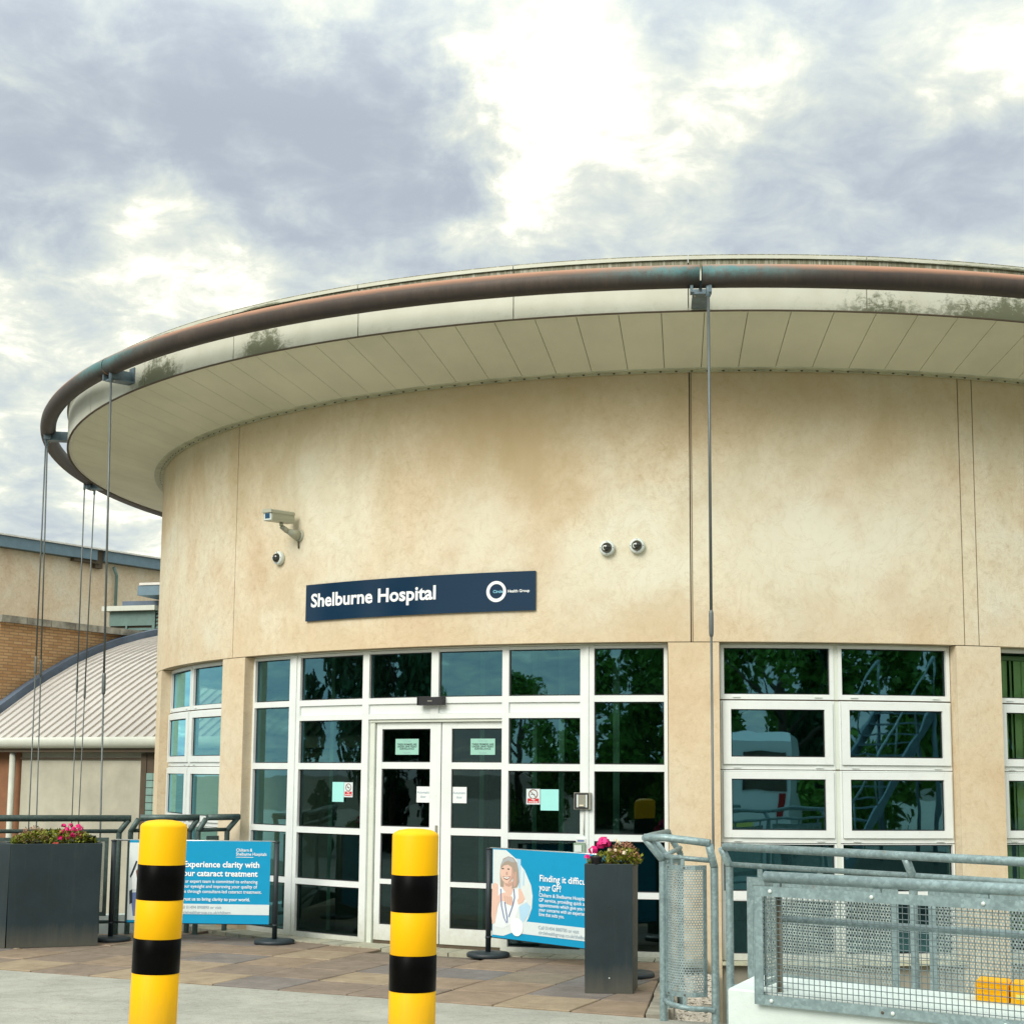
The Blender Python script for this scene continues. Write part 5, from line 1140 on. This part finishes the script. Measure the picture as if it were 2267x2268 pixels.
# yellow plastic block on the wall
yb = thing('yellow_block', 'two part yellow plastic block lying on top of the white wall behind the mesh', 'block', tuple(f(1.18, .9, .6)))
for a, b in ((1.18, 1.335), (1.345, 1.60)):
    mb = MB(); prf = [(a, .602), (b, .602), (b, .684), (b-.010, .694), (a+.010, .694), (a, .684)]
    mb.prism(prf, .78, 1.12, lambda u, v, w: f(u, w, v)); p_ = part(mb, 'block_half', 'yellow_clean', yb)
mb = MB(); mb.prism([(1.37, .622), (1.47, .622), (1.47, .645), (1.37, .645)], .772, .779, lambda u, v, w: f(u, w, v)); part(mb, 'slot', 'yellow_txt', p_)
for q in range(5):
    mb = MB(); z_ = .618+.016*q; mb.prism([(1.19, z_), (1.325, z_), (1.325, z_+.007), (1.19, z_+.007)], .772, .779, lambda u, v, w: f(u, w, v)); part(mb, 'ridge', 'yellow_clean', yb)

# left dark railings
def rail_run(label, A, B_, z, flare_a, flare_b, name='dark_railing', posts=2, inner=()):
    A, B_ = Vector((*A, 0)), Vector((*B_, 0)); d = (B_-A).normalized(); n_ = Vector((d.y, -d.x, 0)); L = (B_-A).length
    th = thing(name, label, 'railing', (A.x, A.y, -.09)); r = .029
    tube_part(th, 'handrail', [A - d*flare_a + n_*.06 + Vector((0, 0, z)), B_ + d*flare_b + n_*.06 + Vector((0, 0, z))], .034, 'galv_dark')
    tube_part(th, 'mid_rail', [A + Vector((0, 0, z-.135)), B_ + Vector((0, 0, z-.135))], .021, 'galv_dark'); tube_part(th, 'bottom_rail', [A + Vector((0, 0, .06)), B_ + Vector((0, 0, .06))], .018, 'galv_dark')
    for P, fl in ((A, -flare_a), (B_, flare_b)):
        rail_post(th, P.x, P.y, -.35, z-.145, z-.015, d.x*fl*.8+n_.x*.06, d.y*fl*.8+n_.y*.06, r, 'galv_dark')
    for s in inner:
        P = A+d*s; rail_post(th, P.x, P.y, -.35, z-.145, z-.015, n_.x*.06, n_.y*.06, r, 'galv_dark')
    stops = [0] + list(inner) + [L]
    for a, b in zip(stops, stops[1:]):
        if b-a > .25: perf_panel(th, [(A+d*(a+.10))[:2], (A+d*(b-.10))[:2]], .12, z-.20, 'perf_dark', 'galv_dark', .04)
    return th
rail_run('dark green grey railing behind the long planter', (-8.2, 15.40), (-4.10, 16.35), 1.125, .1, .12, inner=(2.0,))
rail_run('dark green grey railing behind the left bollard', (-4.03, 16.56), (-3.45, 16.78), 1.125, -.085, .09)
rail_run('short dark green grey railing meeting the pillar beside the doors', (-3.345, 16.72), (-3.075, 16.94), 1.130, -.07, .11)
mb = MB(); extr(mb, [(-9.5, 15.75), (-6.5, 16.35), (-2.9, 17.55), (-2.9, 17.75), (-6.5, 16.55), (-9.5, 15.95)], -1.42, .06); solo(mb, 'kerb_wall', 'white_wall', 'low pale wall standing behind the dark railings', 'wall')

# ------------------------------------------------------------------ left hand buildings
P0_, PD, GD = Vector((-9.32, 28.0, 0)), Vector((.502, .865, 0)), Vector((.865, -.502, 0))
wing = thing('curved_roof_wing', 'low wing with pale curved standing seam roof and brick end wall at the left', 'building', (-9.3, 28.0, -1.4))
prof = [(-.86, 2.11), (-.6, 2.275), (-.3, 2.465), (0, 2.66), (.5, 2.98), (1.0, 3.27), (1.6, 3.58), (2.2, 3.83), (2.8, 4.04), (3.4, 4.21), (4.05, 4.36), (5, 4.50), (6.5, 4.62), (8.5, 4.66)]
def PR(s, z, g=0.0): return P0_ + PD*s + GD*g + Vector((0, 0, z))
mb = MB(); mb.quadgrid([[PR(s, z, g) for s, z in prof] for g in (.16, 9.0)], False, None, True); part(mb, 'roof_sheet', 'roofing', wing)
mb = MB(); rib = []
def ribmesh():
    m_ = MB(); w = .028; rows = []
    for s, z in prof:
        rows.append([PR(s, z+.001, .0), PR(s, z+.038, .006), PR(s, z+.038, w-.006), PR(s, z+.001, w)])
    m_.quadgrid(rows); return m_.mesh('standing_seam', M['seam'], BASE[wing])
rm = ribmesh()
for k in range(42):
    o = link('standing_seam', rm, wing); o.location = GD*(.22 + .205*k)
mb = MB()
pf2 = [(s, z-.10) for s, z in prof]; rows = [[PR(s, z+.16, g) for s, z in prof] for g in (-.02, .15)]; mb.quadgrid(rows, False, None, True)
rows = [[PR(s, z+.16, .15) for s, z in prof], [PR(s, z-.01, .155) for s, z in prof]]; mb.quadgrid(rows); part(mb, 'verge_flashing', 'slate', wing)
# brick end wall rising above the roof to a level coping
mb = MB(); s0, s1 = -1.6, 9.0; q = [PR(s0, -1.4, 0), PR(s1, -1.4, 0), PR(s1, 4.33, 0), PR(s0, 4.33, 0)]
def wallslab(mb, s0, s1, z0, z1, g0, g1, uv=False):
    P = [PR(s0, z0, g0), PR(s1, z0, g0), PR(s1, z0, g1), PR(s0, z0, g1), PR(s0, z1, g0), PR(s1, z1, g0), PR(s1, z1, g1), PR(s0, z1, g1)]
    b = len(mb.v); mb.hexa(P)
    if uv: mb.uv[-6:] = [None, None, [(s0, z0), (s1, z0), (s1, z1), (s0, z1)], [(g0, z0), (g1, z0), (g1, z1), (g0, z1)], [(s1, z0), (s0, z0), (s0, z1), (s1, z1)], [(g1, z0), (g0, z0), (g0, z1), (g1, z1)]]
wallslab(mb, .0, s1, -1.4, 4.30, -.30, -.03, True); part(mb, 'brick_wall', 'brick', wing)
for k in range(16):
    a = -.05 + k*.60; mb = MB(); wallslab(mb, a, a+.585, 4.302, 4.43, -.36, .06); part(mb, 'coping_stone', 'cap', wing)
# gutter, wall below, pipe, glass blocks
GS, GZ = -.87, 2.055
mb = MB()
rows = []
for g in (-1.0, 9.0):
    rows.append([PR(GS-.02 - .14*sin(a), 2.07+GZ-1.98 - .17*(1-cos(a)) if False else GZ+.08 - .15*sin(a*.5+.0), g) for a in [0]])
mb = MB(); sec = [(0, 0.11), (-.10, .11), (-.125, .06), (-.12, -.01), (-.07, -.065), (0, -.075)]
rows = [[PR(GS + u, GZ + v, g) for u, v in sec] for g in (-1.0, 9.0)]; mb.quadgrid(rows, False, None, True, flip=True); mb.quadgrid([[PR(GS+.0, GZ+.11, g), PR(GS+.0, GZ-.075, g)] for g in (-1.0, 9)]); part(mb, 'gutter', 'gutter', wing)
mb = MB(); wallslab(mb, -.66, -.46, -1.4, 2.05, 1.42, 9.0); part(mb, 'cream_wall', 'creamwall', wing)
mb = MB(); wallslab(mb, -.87, -.67, 1.92, 1.975, -1, 9.0); part(mb, 'eaves_board', 'groove', wing)
mb = MB(); wallslab(mb, -.70, -.665, 1.80, 1.83, 1.42, 9.0); part(mb, 'wall_joint', 'groove', wing)
mb = MB(); wallslab(mb, -.56, -.3, -1.4, 1.92, -2.0, 1.41); part(mb, 'side_wall', 'orange', wing)
tube_part(wing, 'downpipe', [PR(-.76, -1.4, 1.30), PR(-.76, 1.92, 1.30)], .055, 'gutter')
for k in range(14):
    for j in range(2):
        mb = MB(); wallslab(mb, -.73, -.668, .12*k-.1+.012, .12*(k+1)-.1, 4.36+.14*j+.006, 4.36+.14*(j+1)); part(mb, 'glass_block', 'glassblock', wing)
mb = MB(); wallslab(mb, -.71, -.668, -.1, 1.9, 4.22, 4.34); wallslab(mb, -.70, -.665, -.1, 1.9, 4.345, 4.72); part(mb, 'glass_block_frame', 'groove', wing)

# tall far block
far = thing('far_hospital_block', 'tall pale pink rendered block with blue grey eaves beyond the brick wing', 'building', (-15.0, 45.0, -1.4))
F0, FD = Vector((-15.0, 45.0, 0)), Vector((.573, .819, 0)); FN = Vector((.819, -.573, 0))
def FP(s, z, o=0.0): return F0 + FD*s + FN*o + Vector((0, 0, z - (.16 if z > 7 else 0)))
def fslab(mb, s0, s1, z0, z1, o0, o1): mb.hexa([FP(s0, z0, o1), FP(s1, z0, o1), FP(s1, z0, o0), FP(s0, z0, o0), FP(s0, z1, o1), FP(s1, z1, o1), FP(s1, z1, o0), FP(s0, z1, o0)])
mb = MB(); fslab(mb, -6, 14, -1.4, 8.27, -.5, 0); part(mb, 'wall', 'stucco_far', far)
mb = MB(); fslab(mb, -6, 3.25, 8.28, 8.60, -.5, .25); fslab(mb, 3.55, 14, 8.28, 8.60, -.5, .25); part(mb, 'eaves_fascia', 'bluefascia', far)
mb = MB(); fslab(mb, 3.26, 3.54, 8.05, 8.60, .0, .16); fslab(mb, 2.4, 3.4, 8.18, 8.275, .02, .20); part(mb, 'downpipe_head', 'groove', far)
tube_part(far, 'downpipe', [FP(4.0, 8.15, .15), FP(4.15, 7.9, .12), FP(4.15, 4.0, .12)], .05, 'teal')
for k in range(28):
    mb = MB(); s = -6+.72*k; mb.hexa([FP(s, 8.61, .30), FP(s+.70, 8.61, .30), FP(s+.70, 8.70, -.5), FP(s, 8.70, -.5), FP(s, 8.66, .30), FP(s+.70, 8.66, .30), FP(s+.70, 8.75, -.5), FP(s, 8.75, -.5)]); part(mb, 'roof_tile', 'tile', far)
# louvred plant box between
lou = thing('louvred_plant_room', 'grey green louvred rooftop box in front of the far block', 'building', (-8.6, 33.5, 4.0))
LO, LD = Vector((-9.09, 34.6, 0)), Vector((.955, -.295, 0)); LN = Vector((-.295, -.955, 0))
def LP(s, z, o=0.0): return LO + LD*s + LN*o + Vector((0, 0, z))
def lslab(mb, s0, s1, z0, z1, o0, o1): mb.hexa([LP(s0, z0, o1), LP(s1, z0, o1), LP(s1, z0, o0), LP(s0, z0, o0), LP(s0, z1, o1), LP(s1, z1, o1), LP(s1, z1, o0), LP(s0, z1, o0)])
mb = MB(); lslab(mb, 0, 2.6, 3.6, 5.20, -1.2, -.06); part(mb, 'box_core', 'groove', lou)
mb = MB(); lslab(mb, 0, 1.16, 4.85, 5.17, -.055, .0); part(mb, 'panel', 'teal', lou)
mb = MB(); lslab(mb, -.12, 1.22, 5.18, 5.29, -1.3, .14); part(mb, 'roof_edge', 'gutter', lou)
mb = MB(); lslab(mb, -.05, 1.9, 5.30, 5.48, -1.4, -.6); part(mb, 'rear_upstand', 'slate', lou)
mb = MB(); lslab(mb, .75, 2.8, 5.52, 5.74, -.9, .10); part(mb, 'upper_canopy', 'bluefascia', lou)
mb = MB(); lslab(mb, .80, 2.8, 5.745, 5.80, -.9, .12); part(mb, 'canopy_tiles', 'tile', lou)
mb = MB(); lslab(mb, 1.10, 1.17, 3.6, 4.85, -.05, .02); lslab(mb, .42, .46, 3.6, 4.85, -.05, .0); part(mb, 'corner_post', 'teal', lou)
for k in range(13):
    z = 3.72+.085*k; mb = MB(); mb.hexa([LP(.02, z, .0), LP(1.10, z, .0), LP(1.10, z+.05, -.05), LP(.02, z+.05, -.05), LP(.02, z+.012, .0), LP(1.10, z+.012, .0), LP(1.10, z+.062, -.05), LP(.02, z+.062, -.05)]); part(mb, 'louvre', 'teal', lou)
for k in range(16):
    z = 3.85+.085*k; mb = MB(); mb.hexa([LP(1.19, z, .0), LP(2.6, z, .0), LP(2.6, z+.05, -.05), LP(1.19, z+.05, -.05), LP(1.19, z+.012, .0), LP(2.6, z+.012, .0), LP(2.6, z+.062, -.05), LP(1.19, z+.062, -.05)]); part(mb, 'louvre', 'teal', lou)

# ------------------------------------------------------------------ what stands behind the camera and shows in the glass
def leafcloud(cnt, rx, ry, rz, zc, size, seed, conical=False):
    rnd = random.Random(seed); mb = MB(); cl_ = []
    for k in range(26):
        a = rnd.uniform(0, 2*pi); z = rnd.uniform(-1, 1); q = sqrt(max(0, 1-z*z))*rnd.uniform(.35, 1)
        if conical: q = (1-z)/2*rnd.uniform(.5, 1)
        cl_.append((cos(a)*q*rx, sin(a)*q*ry, zc+z*rz, rnd.uniform(.22, .40)*min(rx, rz)))
    for k in range(cnt):
        c = cl_[k % len(cl_)]; d = Vector((rnd.gauss(0, 1), rnd.gauss(0, 1), rnd.gauss(0, 1))).normalized()*rnd.random()**.4*c[3]
        p = Vector(c[:3]) + d; s = size*rnd.uniform(.6, 1.4); u = Vector((rnd.gauss(0, 1), rnd.gauss(0, 1), rnd.gauss(0, .6))).normalized(); w = u.cross(Vector((rnd.gauss(0, 1), rnd.gauss(0, 1), rnd.gauss(0, 1)))).normalized()
        mb.face([p-u*s, p+w*s*.5, p+u*s, p-w*s*.5])
    return mb
def make_tree(label, loc, h, rx, kind, seed, proto=None):
    th = thing('conifer_tree' if kind == 'c' else 'broadleaf_tree', label, 'tree', loc, local=True)
    if proto is not None:
        for ch in list(proto.children): o = ch.copy(); COL.objects.link(o); o.parent = th
        th.scale = (rx, rx, h); return th
    mb = MB(); mb.tube([(0, 0, 0), (.01, .02, .3), (-.02, .0, .6), (.01, .01, .92)], [.035, .028, .018, .004], 8)
    for k in range(6):
        a = k*1.05; mb.tube([(0, 0, .35+.06*k), (.35*cos(a), .35*sin(a), .55+.06*k)], [.012, .003], 5)
    part(mb, 'trunk', 'bark', th)
    mb = leafcloud(15000, .95, .95, .44, .50, .024, seed, kind == 'c'); part(mb, 'crown', 'leaf_dark' if kind == 'c' else 'leaf', th)
    th.scale = (rx, rx, h); return th
pa = make_tree('dark conifer left of the car park behind the viewpoint', (-10.5, -8.5, -.1), 7.5, 2.4, 'c', 5)
pb = make_tree('broad green tree behind the viewpoint on the right', (6.5, -8.0, -.1), 6.2, 4.2, 'b', 9)
for x, y, h, r, k, lb in ((-17, -9, 4.5, 3.2, 'b', 'round green tree at the far left behind the viewpoint'), (-4.8, -12, 8.0, 2.8, 'c', 'tall dark conifer straight behind the viewpoint'), (1.0, -10.5, 6.0, 4.2, 'b', 'green tree just behind the viewpoint'), (12.5, -4.5, 6.5, 4.4, 'b', 'spreading green tree right of the van'),
        (19, 1, 6.6, 4.6, 'b', 'large green tree at the far right beyond the steps'), (9.5, -14, 9.5, 3.6, 'c', 'dark conifer behind the spreading trees'), (25, 9, 7, 5.2, 'b', 'outermost green tree on the right side'), (-26, -3, 5, 4, 'b', 'green tree beyond the far left of the car park'),
        (-1.5, -19, 10, 4.2, 'c', 'highest dark conifer farthest behind the viewpoint'), (17, -11, 9, 5.5, 'b', 'tall green tree behind the large one on the right'), (5, -20, 9.5, 6.5, 'b', 'great green tree at the back of the car park'), (-12, -18, 7.5, 5, 'b', 'bushy green tree behind the left conifer'), (-21, 3, 3.6, 3, 'b', 'small bushy tree at the left side of the drive'), (28, -1, 9, 6, 'b', 'broad tree in the back row on the far right'), (-7.5, -17, 7, 4.5, 'b', 'green tree between the two left conifers'),
        (-18.5, 13.2, 8.5, 2.6, 'c', 'dark conifer beside the drive far left of the entrance'), (-22, 10.5, 7, 3.8, 'b', 'leafy tree between the drive side conifers'), (-17.5, 8.0, 7.2, 2.1, 'c', 'pointed conifer at the middle of the left drive side'), (-19.5, 5.4, 8.6, 2.4, 'c', 'second pointed conifer along the left drive side, nearer the viewpoint')):
    make_tree(lb, (x, y, -.1), h, r, k, 1, pa if k == 'c' else pb)
# white panel van parked behind the viewpoint, right
van = thing('parked_van', 'white panel van parked behind the viewpoint facing away from the building', 'van', (4.6, -1.6, -.098), R_(12), local=True)
def vslab(name, mat, x0, x1, pr_, par=None):
    mb = MB(); mb.prism(pr_, x0, x1, lambda u, v, w: (w, u, v)); return part(mb, name, mat, par or van)
vslab('body', 'van', -.98, .98, [(2.4, .42), (2.42, 1.2), (2.30, 2.35), (2.1, 2.50), (-1.4, 2.50), (-1.9, 2.30), (-2.65, 1.35), (-3.15, 1.15), (-3.2, .42)])
for s in (-1, 1):
    mb = MB(); mb.box(s*.12 if s > 0 else -.90, 2.425, 1.45, .90 if s > 0 else -.12, 2.44, 2.15, lambda u, v, w: (u, v-.08*(w-1.2)/1.2, w)); part(mb, 'rear_window', 'lens', van)
    mb = MB(); mb.box(s*.80-.08, 2.425, .95, s*.80+.08, 2.45, 1.40); part(mb, 'tail_light', 'taillight', van)
    mb = MB(); mb.box(s*.985, -2.3, 1.35, s*.99, -1.3, 2.0); part(mb, 'side_window', 'lens', van)
    for y in (1.55, -2.15):
        mb = MB(); mb.lathe([(.001, -.11), (.22, -.11), (.34, -.10), (.36, -.06), (.36, .06), (.34, .10), (.22, .11), (.001, .11)], (s*.88, y, .36), 24, (1, 0, 0)); wh = part(mb, 'wheel', 'tyre', van)
        mb = MB(); mb.lathe([(.001, .115), (.20, .112), (.21, .10)], (s*.88, y, .36), 16, (s, 0, 0)); part(mb, 'rim', 'camwhite', wh)
mb = MB(); mb.box(-.95, 2.42, .40, .95, 2.56, .62); part(mb, 'rear_bumper', 'rubber', van)
mb = MB(); mb.box(-.26, 2.43, .80, .26, 2.445, .91); part(mb, 'number_plate', 'yellow_txt', van)
# steel outdoor stair right of the van
st = thing('outdoor_stair', 'blue grey steel staircase rising to the right behind the viewpoint', 'staircase', (9.6, 2.6, -.1), R_(-35), local=True)
for s in (-.6, .6):
    mb = MB(); mb.hexa([(0, s-.02, 0), (4.2, s-.02, 3.0), (4.2, s+.02, 3.0), (0, s+.02, 0), (0, s-.02, .28), (4.2, s-.02, 3.28), (4.2, s+.02, 3.28), (0, s+.02, .28)]); part(mb, 'stringer', 'stairblue', st)
    mb = MB(); mb.tube([(0, s, 1.15), (4.2, s, 4.15)], .025, 8); part(mb, 'handrail', 'galv', st)
    for k in range(5):
        mb = MB(); x = .2+k; z = x*3/4.2; mb.tube([(x, s, z+.2), (x, s, z+1.15)], .018, 6); part(mb, 'baluster', 'galv', st)
for k in range(14):
    x = .15+.29*k; z = x*3/4.2+.15; mb = MB(); mb.box(x-.13, -.58, z, x+.13, .58, z+.03); part(mb, 'tread', 'stairblue', st)
mb = MB(); mb.box(4.0, -.7, 3.05, 6.2, .7, 3.12); part(mb, 'landing', 'stairblue', st)
for x in (4.1, 6.1):
    for y in (-.6, .6): mb = MB(); mb.tube([(x, y, 0), (x, y, 3.05)], .05, 8); part(mb, 'leg', 'stairblue', st)

for o in list(bpy.data.objects):
    if o.name.startswith('t') and o.type == 'FONT': bpy.data.objects.remove(o)
